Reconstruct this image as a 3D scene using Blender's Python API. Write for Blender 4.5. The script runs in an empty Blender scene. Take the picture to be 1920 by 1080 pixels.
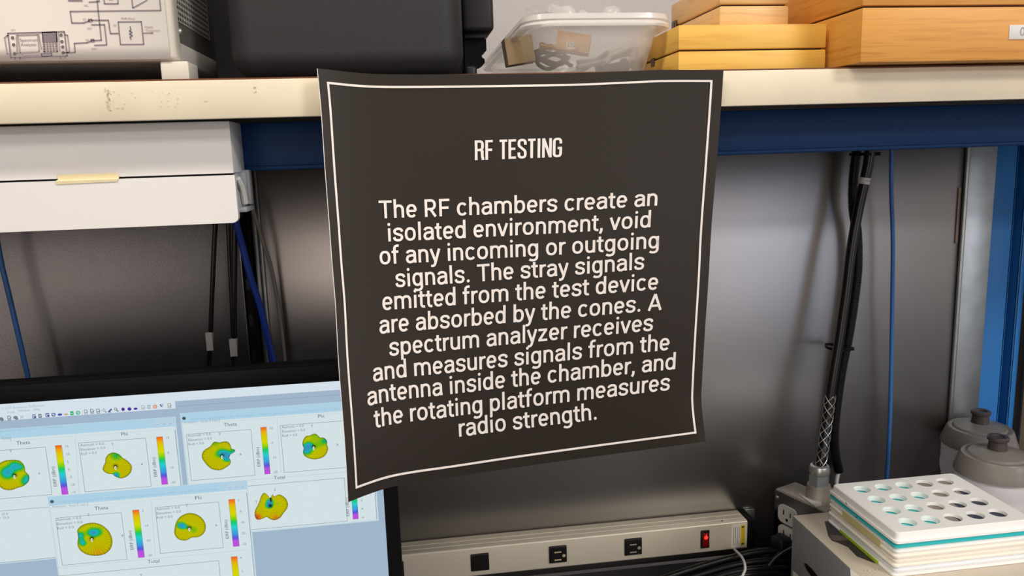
import bpy, bmesh, math, random
import numpy as np
from mathutils import Matrix, Vector
random.seed(4)
SC = bpy.context.scene
COL = SC.collection

# ------------------------------------------------------------------ camera, light, exposure
F_PX = 1450.0
_y, _p, _r = [math.radians(a) for a in (7.669, 9.843, 1.809)]
_f = np.array([math.sin(_y)*math.cos(_p), math.cos(_y)*math.cos(_p), -math.sin(_p)])
_rt = np.array([math.cos(_y), -math.sin(_y), 0.0]); _dn = np.cross(_f, _rt)
ROT = np.array([_rt*math.cos(_r)+_dn*math.sin(_r), -_rt*math.sin(_r)+_dn*math.cos(_r), _f])
EYE = np.array([0.0, 0.0, 1.35])
cam_d = bpy.data.cameras.new('camera'); cam = bpy.data.objects.new('camera', cam_d); COL.objects.link(cam)
cam_d.sensor_width = 36.0; cam_d.lens = 36.0*F_PX/1920.0; cam_d.clip_start = 0.01
cam.matrix_world = Matrix((
    (ROT[0][0], -ROT[1][0], -ROT[2][0], EYE[0]),
    (ROT[0][1], -ROT[1][1], -ROT[2][1], EYE[1]),
    (ROT[0][2], -ROT[1][2], -ROT[2][2], EYE[2]), (0, 0, 0, 1)))
SC.camera = cam
EXPOSURE = 0.0
vs = SC.view_settings
vs.view_transform = 'Standard'; vs.look = 'None'; vs.gamma = 1.0; vs.exposure = EXPOSURE; vs.use_curve_mapping = False

world = bpy.data.worlds.new('world'); SC.world = world; world.use_nodes = True
bg = world.node_tree.nodes['Background']; bg.inputs[0].default_value = (0.9, 0.95, 1.0, 1); bg.inputs[1].default_value = 0.3

def area(name, loc, size, power, color, target):
    d = bpy.data.lights.new(name, 'AREA'); d.shape = 'RECTANGLE'; d.size, d.size_y = size; d.energy = power; d.color = color
    o = bpy.data.objects.new(name, d); COL.objects.link(o); o.location = loc
    o.rotation_euler = (Vector(target)-Vector(loc)).to_track_quat('-Z', 'Y').to_euler(); return o
area('ceiling_or_fill_light', (-0.6, 0.02, 2.68), (1.5, 0.22), 25, (1.0, 0.93, 0.83), (-0.6, 0.02, 0))
area('ceiling_or_fill_light', (1.5, -0.9, 2.68), (0.6, 0.5), 34, (1.0, 0.95, 0.88), (1.3, -0.3, 0))
area('ceiling_or_fill_light', (0.4, -2.4, 2.68), (1.2, 1.2), 8, (1.0, 0.96, 0.92), (0.4, -2.4, 0))
area('ceiling_or_fill_light', (3.4, -2.9, 2.68), (1.4, 0.8), 85, (0.96, 0.98, 1.0), (3.4, -2.9, 0))  # added fill: brightens the front wall mirrored in the steel panel
area('ceiling_or_fill_light', (-2.0, -2.9, 2.68), (1.2, 0.8), 28, (1.0, 0.98, 0.95), (-2.0, -2.9, 0))  # added fill for the wall area mirrored in the left panel
area('front_fill_light', (0.2, -3.85, 1.75), (4.5, 1.3), 4, (0.98, 0.98, 1.0), (0.2, 1.0, 1.45))  # unseen fill added to light the bench from the front

def PY(px, py, Y):
    "point of the pixel's ray on the upright plane at depth Y"
    d = ROT.T @ np.array([(px-960)/F_PX, (py-540)/F_PX, 1.0]); return EYE + d*(Y/d[1])
def PZ(px, py, Z):
    d = ROT.T @ np.array([(px-960)/F_PX, (py-540)/F_PX, 1.0]); return EYE + d*((Z-EYE[2])/d[2])

# ------------------------------------------------------------------ materials
def lin(c):
    c = c/255.0
    return c/12.92 if c <= 0.04045 else ((c+0.055)/1.055)**2.4
def rgb(c): return (lin(c[0]), lin(c[1]), lin(c[2]), 1.0)
MATS = {}
def mat(name, c, rough=0.5, metal=0.0, bump=None, mottle=None, spec=0.5, trans=0.0, ior=1.45, alpha=1.0, aniso=0.0, coat=0.0, emit=None):
    m = bpy.data.materials.new(name); m.use_nodes = True; nt = m.node_tree; b = nt.nodes['Principled BSDF']
    b.inputs['Base Color'].default_value = rgb(c); b.inputs['Roughness'].default_value = rough
    b.inputs['Metallic'].default_value = metal; b.inputs['Specular IOR Level'].default_value = spec
    b.inputs['Transmission Weight'].default_value = trans; b.inputs['IOR'].default_value = ior
    b.inputs['Alpha'].default_value = alpha; b.inputs['Anisotropic'].default_value = aniso; b.inputs['Coat Weight'].default_value = coat
    if emit: b.inputs['Emission Color'].default_value = rgb(emit[0]); b.inputs['Emission Strength'].default_value = emit[1]
    tc = nt.nodes.new('ShaderNodeTexCoord')
    if mottle:  # scale, strength, xyz stretch
        mp = nt.nodes.new('ShaderNodeMapping'); mp.inputs['Scale'].default_value = mottle[2] if len(mottle) > 2 else (1, 1, 1)
        nz = nt.nodes.new('ShaderNodeTexNoise'); nz.inputs['Scale'].default_value = mottle[0]; nz.inputs['Detail'].default_value = 6
        nt.links.new(tc.outputs['Object'], mp.inputs[0]); nt.links.new(mp.outputs[0], nz.inputs['Vector'])
        rp = nt.nodes.new('ShaderNodeValToRGB'); k = mottle[1]; base = rgb(c)
        rp.color_ramp.elements[0].position = 0.3; rp.color_ramp.elements[1].position = 0.7
        dark = mottle[3] if len(mottle) > 3 else None
        rp.color_ramp.elements[0].color = rgb(dark) if dark else tuple(x*(1-k) for x in base[:3])+(1,)
        rp.color_ramp.elements[1].color = base if dark else tuple(min(1, x*(1+k)) for x in base[:3])+(1,)
        nt.links.new(nz.outputs['Fac'], rp.inputs[0]); nt.links.new(rp.outputs[0], b.inputs['Base Color'])
    if bump:    # scale, strength
        nz = nt.nodes.new('ShaderNodeTexNoise'); nz.inputs['Scale'].default_value = bump[0]; nz.inputs['Detail'].default_value = 4
        bp = nt.nodes.new('ShaderNodeBump'); bp.inputs['Strength'].default_value = bump[1]; bp.inputs['Distance'].default_value = 0.001
        nt.links.new(tc.outputs['Object'], nz.inputs['Vector']); nt.links.new(nz.outputs['Fac'], bp.inputs['Height']); nt.links.new(bp.outputs[0], b.inputs['Normal'])
    MATS[name] = m; return m

def wood(name, light, dark, stretch, scale=9.0, rough=0.45):
    m = bpy.data.materials.new(name); m.use_nodes = True; nt = m.node_tree; b = nt.nodes['Principled BSDF']
    tc = nt.nodes.new('ShaderNodeTexCoord'); mp = nt.nodes.new('ShaderNodeMapping'); mp.inputs['Scale'].default_value = stretch
    nz = nt.nodes.new('ShaderNodeTexNoise'); nz.inputs['Scale'].default_value = scale; nz.inputs['Detail'].default_value = 8; nz.inputs['Distortion'].default_value = 0.6
    rp = nt.nodes.new('ShaderNodeValToRGB'); e = rp.color_ramp.elements
    e[0].position = 0.28; e[0].color = rgb(dark); e[1].position = 0.5; e[1].color = rgb(light)
    nt.links.new(tc.outputs['Object'], mp.inputs[0]); nt.links.new(mp.outputs[0], nz.inputs['Vector'])
    nt.links.new(nz.outputs['Fac'], rp.inputs[0]); nt.links.new(rp.outputs[0], b.inputs['Base Color'])
    b.inputs['Roughness'].default_value = rough; MATS[name] = m; return m

mat('wall_paint', (205, 200, 200), 0.8, bump=(120, 0.15))
mat('front_wall_paint', (228, 218, 208), 0.8)
mat('pale_door', (236, 214, 206), 0.5)
mat('ceiling_tile', (225, 222, 215), 0.9)
mat('floor_vinyl', (44, 45, 50), 0.6, mottle=(6, 0.2))
mat('slab_brown', (58, 46, 40), 0.6)  # for the added slab that darkens a streak of the panel reflection
mat('glow_cool', (90, 120, 165), 0.2, emit=((172, 186, 210), 4.0))  # cool emission of an added surface, mirrored in the steel panel
mat('glow_warm', (120, 115, 110), 0.2, emit=((238, 220, 208), 3.6))  # warm emission of the added surfaces mirrored in the back panels
mat('lamp_diffuser', (255, 250, 240), 0.5, emit=((255, 246, 232), 2.0))
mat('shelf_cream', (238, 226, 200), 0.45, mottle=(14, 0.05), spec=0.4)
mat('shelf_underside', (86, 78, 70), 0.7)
mat('shelf_lip', (120, 72, 48), 0.6)
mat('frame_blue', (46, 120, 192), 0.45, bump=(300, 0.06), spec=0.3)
mat('beam_blue_shaded', (14, 58, 108), 0.5, bump=(300, 0.06), spec=0.25)  # frame blue made darker; the beam's shade is put into the colour
mat('frame_blue_dark', (10, 32, 80), 0.5)
mat('steel_panel', (160, 157, 156), 0.35, 0.97, mottle=(3, 0.05), bump=(180, 0.03))
mat('dark_panel', (118, 117, 119), 0.36, 0.95, bump=(700, 0.25))
mat('brown_panel', (92, 82, 68), 0.6)
mat('galvanised', (170, 175, 176), 0.42, 1.0, mottle=(30, 0.12))
mat('worktop_dark', (52, 52, 54), 0.5)
mat('black_plastic', (15, 15, 16), 0.55, spec=0.15)
mat('case_black', (39, 39, 42), 0.52, bump=(900, 0.35), spec=0.5)
mat('case_black_smooth', (33, 32, 35), 0.42)
mat('black_rubber', (20, 20, 22), 0.42)
mat('cable_black', (17, 17, 19), 0.3)
mat('loom_black', (18, 18, 19), 0.4)
mat('cable_blue', (56, 112, 182), 0.4)
mat('cable_deep_blue', (32, 72, 190), 0.4)
mat('cable_grey', (150, 145, 138), 0.5)
mat('cable_white', (222, 222, 222), 0.4)
mat('white_paint', (238, 235, 232), 0.3)
mat('white_plastic', (228, 226, 222), 0.4)
mat('grey_plastic', (176, 178, 182), 0.4)
mat('tape_cream', (233, 218, 176), 0.6, mottle=(60, 0.05))
mat('tag_white', (225, 224, 222), 0.6)
mat('ink_black', (30, 28, 30), 0.6)
mat('instrument_white', (226, 219, 205), 0.5)
mat('instrument_grey', (205, 200, 192), 0.4)
mat('instrument_side', (128, 124, 118), 0.4, 0.3)
mat('instrument_hole', (24, 23, 22), 0.6)
mat('paper_white', (238, 230, 220), 0.75)
mat('ink_purple', (172, 158, 160), 0.8)
mat('ink_dark_purple', (142, 128, 138), 0.8)
mat('poster_print', (46, 40, 35), 0.36, bump=(900, 0.03), spec=0.3)
mat('poster_ink_white', (246, 238, 232), 0.5)
mat('poster_margin', (240, 236, 230), 0.5)
mat('aluminium', (222, 213, 194), 0.4, 0.3)
mat('chrome', (206, 206, 204), 0.3, 0.8)
mat('zinc', (160, 168, 174), 0.35, 0.5)
mat('cast_grey', (176, 168, 158), 0.5, 0.4, mottle=(40, 0.08))
mat('stainless', (120, 122, 126), 0.25, 1.0)
mat('outlet_black', (18, 17, 17), 0.35)
mat('outlet_slot_brass', (225, 205, 165), 0.35, 0.5)
mat('slot_dark', (6, 6, 6), 0.5)
mat('rocker_red', (120, 10, 14), 0.25)
mat('rocker_glow', (255, 40, 30), 0.4, emit=((255, 46, 36), 1.6))
mat('label_yellow', (214, 186, 28), 0.5)
mat('label_white', (232, 226, 212), 0.5)
mat('label_line', (140, 136, 128), 0.6)
mat('box_grey_top', (214, 202, 184), 0.5)
mat('box_grey_side', (150, 151, 154), 0.55)
mat('box_print_dark', (62, 56, 56), 0.45)
mat('box_print_mid', (112, 100, 98), 0.45)
mat('box_print_cream', (226, 214, 196), 0.6)
mat('tray_white', (255, 254, 251), 0.35)
mat('tray_cream', (250, 244, 232), 0.4)
mat('tray_frost', (236, 240, 244), 0.4)
mat('tray_teal', (58, 196, 200), 0.38)
mat('sticker_lime', (176, 204, 50), 0.5)
mat('sticker_tan', (216, 204, 140), 0.5)
mat('card_grey', (146, 134, 128), 0.5)
mat('card_navy', (40, 46, 72), 0.5)
mat('bottle_frost', (244, 238, 240), 0.35, trans=0.45, ior=1.2)
mat('bottle_lid', (140, 134, 128), 0.28, trans=0.25, ior=1.3)
mat('bottle_lid_dark', (84, 76, 76), 0.22, trans=0.15, ior=1.3)
mat('ink_maroon', (96, 48, 60), 0.6)
mat('tub_clear', (236, 230, 222), 0.2, alpha=0.6, spec=0.6)
mat('tub_rim', (244, 240, 235), 0.2, alpha=0.62, spec=0.6)
mat('blister_clear', (250, 247, 244), 0.08, alpha=0.33, spec=0.9)
mat('brass', (205, 160, 80), 0.3, 1.0)
mat('kraft_orange', (198, 142, 74), 0.6)
mat('tan_block', (186, 160, 122), 0.6)
mat('residue_brown', (142, 122, 106), 0.6)
mat('navy_plastic', (62, 70, 92), 0.4)
wood('pine_yellow', (248, 196, 90), (232, 168, 68), (2.0, 3.0, 30), 5)
wood('pine_pale', (232, 190, 130), (214, 164, 102), (2.0, 3.0, 36), 6)
wood('oak_amber', (226, 160, 72), (206, 136, 52), (1.5, 2.5, 40), 7)
mat('hinge_bronze', (120, 108, 90), 0.3, 1.0)
# what the lit screen shows: the colour of every face comes from the attribute Col
m = bpy.data.materials.new('screen_pixels'); m.use_nodes = True; nt = m.node_tree; nt.nodes.remove(nt.nodes['Principled BSDF'])
em = nt.nodes.new('ShaderNodeEmission'); at = nt.nodes.new('ShaderNodeAttribute'); at.attribute_name = 'Col'
nt.links.new(at.outputs['Color'], em.inputs['Color']); nt.links.new(em.outputs[0], nt.nodes['Material Output'].inputs[0]); em.inputs['Strength'].default_value = 1.0
MATS['screen_pixels'] = m

# ------------------------------------------------------------------ mesh builder
class MB:
    def __init__(s): s.v = []; s.f = []; s.m = []; s.c = []
    def add(s, vs_, fs, m=0, c=None):
        o = len(s.v); s.v += [tuple(map(float, p)) for p in vs_]
        for q in fs: s.f.append([i+o for i in q]); s.m.append(m); s.c.append(c)
    def quad(s, a, b, c, d, m=0, col=None): s.add([a, b, c, d], [(0, 1, 2, 3)], m, col)
    def box(s, x0, x1, y0, y1, z0, z1, m=0):
        s.add([(x0,y0,z0),(x1,y0,z0),(x1,y1,z0),(x0,y1,z0),(x0,y0,z1),(x1,y0,z1),(x1,y1,z1),(x0,y1,z1)],
              [(0,3,2,1),(4,5,6,7),(0,1,5,4),(1,2,6,5),(2,3,7,6),(3,0,4,7)], m)
    def rbox(s, x0, x1, y0, y1, z0, z1, r=0.002, seg=2, m=0, only=None, taper=None):
        bm = bmesh.new(); bmesh.ops.create_cube(bm, size=1)
        for v in bm.verts:
            v.co = Vector((x0+(v.co.x+.5)*(x1-x0), y0+(v.co.y+.5)*(y1-y0), z0+(v.co.z+.5)*(z1-z0)))
        if taper: taper(bm.verts)
        es = [e for e in bm.edges if only is None or only(e.verts[0].co, e.verts[1].co)]
        bmesh.ops.bevel(bm, geom=es, offset=r, segments=seg, affect='EDGES', profile=0.5)
        s.bm(bm, m)
    def bm(s, bm, m=0, M=None):
        bm.verts.index_update()
        s.add([(M @ v.co if M else v.co) for v in bm.verts], [[v.index for v in f.verts] for f in bm.faces], m); bm.free()
    def tube(s, pts, r, n=10, m=0, sub=6, smooth=True, cap=True):
        P = [np.array(p, float) for p in pts]
        if smooth and len(P) > 2:
            Q = [2*P[0]-P[1]]+P+[2*P[-1]-P[-2]]; out = []
            for i in range(1, len(Q)-2):
                for k in range(sub):
                    t = k/sub; a, b, c, d = Q[i-1], Q[i], Q[i+1], Q[i+2]
                    out.append(0.5*((2*b)+(c-a)*t+(2*a-5*b+4*c-d)*t*t+(3*b-a-3*c+d)*t**3))
            P = out+[P[-1]]
        rr = r if callable(r) else (lambda i, N: r)
        T = [P[min(i+1, len(P)-1)]-P[max(i-1, 0)] for i in range(len(P))]; T = [t/np.linalg.norm(t) for t in T]
        a = np.array([1.0, 0, 0]) if abs(T[0][0]) < 0.8 else np.array([0, 1.0, 0])
        nrm = a-T[0]*a.dot(T[0]); nrm /= np.linalg.norm(nrm); V = []
        for i, p in enumerate(P):
            nrm = nrm-T[i]*nrm.dot(T[i]); nrm /= np.linalg.norm(nrm); bn = np.cross(T[i], nrm); R = rr(i, len(P))
            for k in range(n):
                an = 2*math.pi*k/n; V.append(p+R*(math.cos(an)*nrm+math.sin(an)*bn))
        Fs = [(i*n+k, i*n+(k+1) % n, (i+1)*n+(k+1) % n, (i+1)*n+k) for i in range(len(P)-1) for k in range(n)]
        if cap: Fs += [tuple(range(n-1, -1, -1)), tuple((len(P)-1)*n+k for k in range(n))]
        s.add(V, Fs, m); return P
    def lathe(s, prof, c=(0, 0, 0), n=32, m=0, M=None):
        V = []
        for (r, z) in prof:
            for k in range(n):
                a = 2*math.pi*k/n; p = Vector((r*math.cos(a), r*math.sin(a), z))
                if M: p = M @ p
                V.append((p.x+c[0], p.y+c[1], p.z+c[2]))
        s.add(V, [(i*n+k, i*n+(k+1) % n, (i+1)*n+(k+1) % n, (i+1)*n+k) for i in range(len(prof)-1) for k in range(n)], m)
    def prism(s, poly, y0, y1, m=0):
        "poly in the x-z plane, extruded along y"
        n = len(poly); V = [(x, y0, z) for x, z in poly]+[(x, y1, z) for x, z in poly]
        s.add(V, [tuple(range(n)), tuple(range(2*n-1, n-1, -1))]+[(i, i+n, (i+1) % n+n, (i+1) % n) for i in range(n)], m)
    def build(s, name, mats, parent=None, angle=35, smooth=True, local=False):
        me = bpy.data.meshes.new(name); off = (0, 0, 0)
        if parent is not None and not local: off = tuple(root_loc(parent))
        me.from_pydata([(x-off[0], y-off[1], z-off[2]) for x, y, z in s.v], [], s.f)
        for mm in (mats if isinstance(mats, (list, tuple)) else [mats]): me.materials.append(MATS[mm])
        me.polygons.foreach_set('material_index', s.m)
        if any(c is not None for c in s.c):
            ca = me.color_attributes.new('Col', 'FLOAT_COLOR', 'CORNER'); buf = []
            for q, c in zip(s.f, s.c): buf += list(c)*len(q)
            ca.data.foreach_set('color', buf)
        if smooth:
            me.polygons.foreach_set('use_smooth', [True]*len(me.polygons)); me.set_sharp_from_angle(angle=math.radians(angle))
        me.update()
        o = bpy.data.objects.new(name, me); COL.objects.link(o)
        if parent is not None: o.parent = parent
        return o

def root_loc(o):
    v = Vector((0, 0, 0))
    while o is not None: v = v+o.location; o = o.parent
    return v
def tag(o, label, cat, group=None, kind=None):
    o['label'] = label; o['category'] = cat
    if group: o['group'] = group
    if kind: o['kind'] = kind
    return o
def thing(name, label, cat, loc, group=None):
    o = bpy.data.objects.new(name, None); o.empty_display_size = 0.02; COL.objects.link(o); o.location = loc
    return tag(o, label, cat, group)
def recentre(o):
    "put a one-mesh thing's origin at the middle of its base"
    n = len(o.data.vertices); b = np.zeros(n*3); o.data.vertices.foreach_get('co', b); b = b.reshape(-1, 3)
    c = np.array([(b[:, 0].min()+b[:, 0].max())/2, (b[:, 1].min()+b[:, 1].max())/2, b[:, 2].min()])
    o.data.vertices.foreach_set('co', (b-c).ravel()); o.location = o.location+Vector(c); o.data.update(); return o
def struct(mb, name, m): o = mb.build(name, m, smooth=False); o['kind'] = 'structure'; return o

# ------------------------------------------------------------------ lettering
def letters(string, weight=0.0, res=4):
    "flat outlines of small print; returns points, faces, left, right (capitals 0.73 high)"
    cu = bpy.data.curves.new('t', 'FONT'); cu.body = string; cu.size = 1.0; cu.resolution_u = res
    ob = bpy.data.objects.new('t', cu); COL.objects.link(ob)
    dg = bpy.context.evaluated_depsgraph_get(); dg.update()
    me = ob.evaluated_get(dg).to_mesh(); k = 0.727/0.682
    V = [(v.co.x*k, v.co.y*k) for v in me.vertices]; Fs = [tuple(p.vertices) for p in me.polygons]
    ob.evaluated_get(dg).to_mesh_clear(); bpy.data.objects.remove(ob); bpy.data.curves.remove(cu)
    xs = [p[0] for p in V] or [0, 1]
    return V, Fs, min(xs), max(xs)

# poster typeface: every letter is a set of strokes (sans serif, capitals 0.711 of the size)
SW, SH = 0.114, 0.098          # upright and level stroke widths
XH, CH, AH, DH = 0.528, 0.711, 0.752, -0.208
def arc(cx, cy, rx, ry, a0, a1, n=None, e=2.3):
    n = n or max(6, int(abs(a1-a0)/9)); P = []
    for k in range(n+1):
        a = math.radians(a0+(a1-a0)*k/n); c, s = math.cos(a), math.sin(a)
        P.append((cx+rx*math.copysign(abs(c)**(2/e), c), cy+ry*math.copysign(abs(s)**(2/e), s)))
    return P
hw_, hh_ = SW/2, SH/2
def bowl(x0, x1, a0, a1, y0=-0.010, y1=XH+0.010): return arc((x0+x1)/2, (y0+y1)/2, (x1-x0)/2-hw_, (y1-y0)/2-hh_, a0, a1)
def arch(xl, xr, top=XH+0.010, foot=0.0):
    "from the left stem over to the right stem and down"
    r = (xr-xl)/2; return arc(xl+r, 0.30, r, top-hh_-0.30, 168, 0, e=2.4)+[(xr, foot)]
def spl(pts, n=8):
    Q = [(2*pts[0][0]-pts[1][0], 2*pts[0][1]-pts[1][1])]+list(pts)+[(2*pts[-1][0]-pts[-2][0], 2*pts[-1][1]-pts[-2][1])]; out = []
    for i in range(1, len(Q)-2):
        for k in range(n):
            t = k/n; out.append(tuple(0.5*((2*Q[i][j])+(Q[i+1][j]-Q[i-1][j])*t+(2*Q[i-1][j]-5*Q[i][j]+4*Q[i+1][j]-Q[i+2][j])*t*t+(3*Q[i][j]-Q[i-1][j]-3*Q[i+1][j]+Q[i+2][j])*t**3) for j in (0, 1)))
    return out+[pts[-1]]
def dot(x, y, r=0.062): return ('dot', x, y, r)
GL = {
 'o': (0.570, [bowl(0.043, 0.527, 0, 360)]),
 'c': (0.523, [bowl(0.043, 0.515, 40, 322)]),
 'e': (0.533, [bowl(0.043, 0.503, 0, 318), [(0.09, 0.262), (0.455, 0.262)]]),
 'a': (0.541, [arc(0.270, 0.36, 0.168, XH+0.010-hh_-0.36, 168, 0)+[(0.438, 0.14), (0.458, 0.0)],
               [(0.438, 0.305), (0.30, 0.305)]+spl([(0.30, 0.305), (0.155, 0.268), (0.096, 0.155), (0.150, 0.052), (0.245, 0.032), (0.35, 0.065), (0.438, 0.150)], 7)]),
 'b': (0.563, [[(0.112, 0.0), (0.112, AH)], bowl(0.062, 0.524, -180, 180)]),
 'd': (0.564, [[(0.452, 0.0), (0.452, AH)], bowl(0.040, 0.502, 0, 360)]),
 'p': (0.562, [[(0.112, DH), (0.112, XH)], bowl(0.062, 0.524, -180, 180)]),
 'g': (0.563, [[(0.451, XH), (0.451, 0.0)]+arc(0.264, -0.02, 0.187, 0.154, 0, -140), bowl(0.040, 0.501, 0, 360)]),
 'h': (0.553, [[(0.113, 0.0), (0.113, AH)], arch(0.113, 0.442)]),
 'n': (0.554, [[(0.113, 0.0), (0.113, XH)], arch(0.113, 0.443)]),
 'm': (0.876, [[(0.113, 0.0), (0.113, XH)], arch(0.113, 0.438), arch(0.438, 0.764)]),
 'u': (0.553, [[(0.440, 0.0), (0.440, XH)], [(0.110, XH)]+arc(0.275, 0.228, 0.165, 0.228+0.010-hh_, 180, 348, e=2.4)]),
 'r': (0.345, [[(0.113, 0.0), (0.113, XH)], arc(0.31, 0.28, 0.197, XH+0.008-hh_-0.28, 172, 88)+[(0.345, XH-0.036)]]),
 'f': (0.352, [[(0.150, 0.0), (0.150, 0.60)]+arc(0.285, 0.60, 0.135, 0.122, 180, 84)+[(0.345, 0.716)], [(0.015, XH-hh_), (0.320, XH-hh_)]]),
 't': (0.328, [[(0.145, 0.660), (0.145, 0.15)]+arc(0.265, 0.15, 0.12, 0.118, 180, 274)+[(0.312, 0.040)], [(0.008, XH-hh_), (0.308, XH-hh_)]]),
 'i': (0.254, [[(0.127, 0.0), (0.127, XH)], dot(0.127, 0.680)]),
 'l': (0.254, [[(0.127, 0.0), (0.127, AH)]]),
 's': (0.513, [spl([(0.445, 0.375), (0.400, 0.462), (0.262, 0.497), (0.140, 0.455), (0.108, 0.385), (0.150, 0.312), (0.270, 0.268), (0.392, 0.222), (0.425, 0.142), (0.380, 0.062), (0.262, 0.032), (0.125, 0.066), (0.078, 0.160)], 6)]),
 'v': (0.495, [[(0.058, XH), (0.248, 0.0)], [(0.437, XH), (0.248, 0.0)]]),
 'y': (0.488, [[(0.058, XH), (0.250, 0.02)], [(0.432, XH), (0.270, 0.03)]+spl([(0.250, -0.03), (0.205, -0.125), (0.13, -0.165), (0.05, -0.160)], 5)]),
 'z': (0.506, [[(0.055, XH-hh_), (0.450, XH-hh_)], [(0.410, XH-hh_), (0.095, hh_)], [(0.055, hh_), (0.460, hh_)]]),
 'A': (0.658, [[(0.062, 0.0), (0.329, CH)], [(0.596, 0.0), (0.329, CH)], [(0.165, 0.205), (0.493, 0.205)]]),
 'F': (0.545, [[(0.125, 0.0), (0.125, CH)], [(0.125, CH-hh_), (0.520, CH-hh_)], [(0.125, 0.345), (0.475, 0.345)]]),
 'R': (0.631, [[(0.125, 0.0), (0.125, CH)], [(0.125, CH-hh_), (0.33, CH-hh_)]+arc(0.33, 0.488, 0.172, CH-hh_-0.488, 90, -90)+[(0.125, 0.307)], [(0.320, 0.307), (0.535, 0.0)]]),
 'T': (0.610, [[(0.305, 0.0), (0.305, CH)], [(0.022, CH-hh_), (0.588, CH-hh_)]]),
 '.': (0.276, [dot(0.132, 0.058, 0.065)]),
 ',': (0.217, [[(0.118, 0.105), (0.115, 0.0), (0.055, -0.130)]]),
 ' ': (0.249, []),
}
# narrow capitals of the heading, one unit high
CW = 0.125
GC = {
 'R': (0.445, [[(0.065, 0), (0.065, 1)], [(0.065, 0.94), (0.20, 0.94)]+arc(0.20, 0.725, 0.160, 0.215, 90, -90, e=3.0)+[(0.065, 0.51)], [(0.235, 0.51), (0.345, 0.45), (0.350, 0.20), (0.385, 0)]]),
 'F': (0.375, [[(0.065, 0), (0.065, 1)], [(0.065, 0.94), (0.350, 0.94)], [(0.065, 0.50), (0.320, 0.50)]]),
 'T': (0.375, [[(0.187, 0), (0.187, 1)], [(0.01, 0.94), (0.365, 0.94)]]),
 'E': (0.385, [[(0.065, 0), (0.065, 1)], [(0.065, 0.94), (0.355, 0.94)], [(0.065, 0.51), (0.325, 0.51)], [(0.065, 0.06), (0.355, 0.06)]]),
 'S': (0.425, [[(0.360, 0.70)]+arc(0.210, 0.76, 0.150, 0.185, 0, 180, e=2.8)+spl([(0.060, 0.74), (0.085, 0.635), (0.205, 0.52), (0.335, 0.39), (0.360, 0.27)], 5)+arc(0.210, 0.24, 0.150, 0.185, 0, -180, e=2.8)+[(0.060, 0.31)]]),
 'I': (0.205, [[(0.103, 0), (0.103, 1)]]),
 'N': (0.455, [[(0.065, 0), (0.065, 1)], [(0.390, 0), (0.390, 1)], [(0.075, 0.98), (0.380, 0.02)]]),
 'G': (0.440, [[(0.368, 0.70)]+arc(0.215, 0.755, 0.153, 0.190, 0, 180, e=2.8)+arc(0.215, 0.245, 0.153, 0.190, -180, 0, e=2.8)+[(0.368, 0.47)], [(0.225, 0.47), (0.430, 0.47)]]),
 ' ': (0.19, []),
}
def stroke_text(string, glyphs, w_up, w_lev, track=0.0):
    V, Fs, X = [], [], 0.0
    for ch in string:
        adv, strokes = glyphs[ch]
        for st in strokes:
            o = len(V)
            if st[0] == 'dot':
                _, x, y, r = st; V += [(X+x+r*math.cos(2*math.pi*k/18), y+r*math.sin(2*math.pi*k/18)) for k in range(18)]; Fs.append(tuple(range(o, o+18))); continue
            P = [np.array(st[0], float)]
            for q in st[1:]:
                q = np.array(q, float); d = np.linalg.norm(q-P[-1])
                if d < 1e-4: continue
                m_ = max(1, int(d/0.13)); a = P[-1]
                for k in range(1, m_+1): P.append(a+(q-a)*k/m_)
            closed = np.linalg.norm(P[0]-P[-1]) < 0.004
            n = len(P)
            for i, p in enumerate(P):
                a = P[i-1] if i > 0 else (P[-2] if closed else p); c = P[i+1] if i < n-1 else (P[1] if closed else p)
                t = c-a; t = t/np.linalg.norm(t); nn = np.array([-t[1], t[0]])
                t1 = p-a; t2 = c-p; k = 1.0
                if np.linalg.norm(t1) > 1e-9 and np.linalg.norm(t2) > 1e-9:
                    cs = float(t1.dot(t2)/(np.linalg.norm(t1)*np.linalg.norm(t2))); k = 1/max(0.6, math.sqrt(max(0.0, (1+cs)/2)))
                h = 0.5*k*math.sqrt((w_up*t[1])**2+(w_lev*t[0])**2)
                V += [(X+p[0]+nn[0]*h, p[1]+nn[1]*h), (X+p[0]-nn[0]*h, p[1]-nn[1]*h)]
            for i in range(n-1): Fs.append((o+2*i, o+2*i+1, o+2*i+3, o+2*i+2))
        X += adv+track
    xs = [p[0] for p in V]; return V, Fs, min(xs), max(xs)

# ================================================================== THE ROOM
b = MB(); b.box(-6, 6, -4.2, 1.4, -0.1, 0.0); struct(b, 'floor', 'floor_vinyl')
b = MB(); b.box(-6, 6, -4.2, 1.4, 2.72, 2.8); struct(b, 'ceiling', 'ceiling_tile')
b = MB(); b.box(-6, 6, 1.19, 1.3, 0, 2.72); struct(b, 'wall_back', 'wall_paint')
b = MB(); b.box(-6, 6, -4.1, -4.0, 0, 2.72); struct(b, 'wall_front', 'front_wall_paint')
b = MB(); b.box(-6.1, -6, -4.0, 1.19, 0, 2.72); struct(b, 'wall_left', 'front_wall_paint')
b = MB(); b.box(6, 6.1, -4.0, 1.19, 0, 2.72); struct(b, 'wall_right', 'front_wall_paint')
b = MB(); b.box(3.02, 3.28, -3.99, -3.95, 0, 2.05); struct(b, 'dark_slab_1', 'slab_brown')  # unseen slab added as a dark streak in the steel panel's reflection
b = MB(); b.box(2.35, 3.0, -3.99, -3.95, 0.1, 2.0); struct(b, 'glow_panel_1', 'glow_warm')  # unseen glowing surface added for the bright patch on the steel panel
b = MB(); b.box(3.32, 4.5, -3.99, -3.96, 0.35, 2.0); struct(b, 'glow_panel_2', 'glow_cool')  # added glow, out of view, for the bluish band on the steel panel
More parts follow.
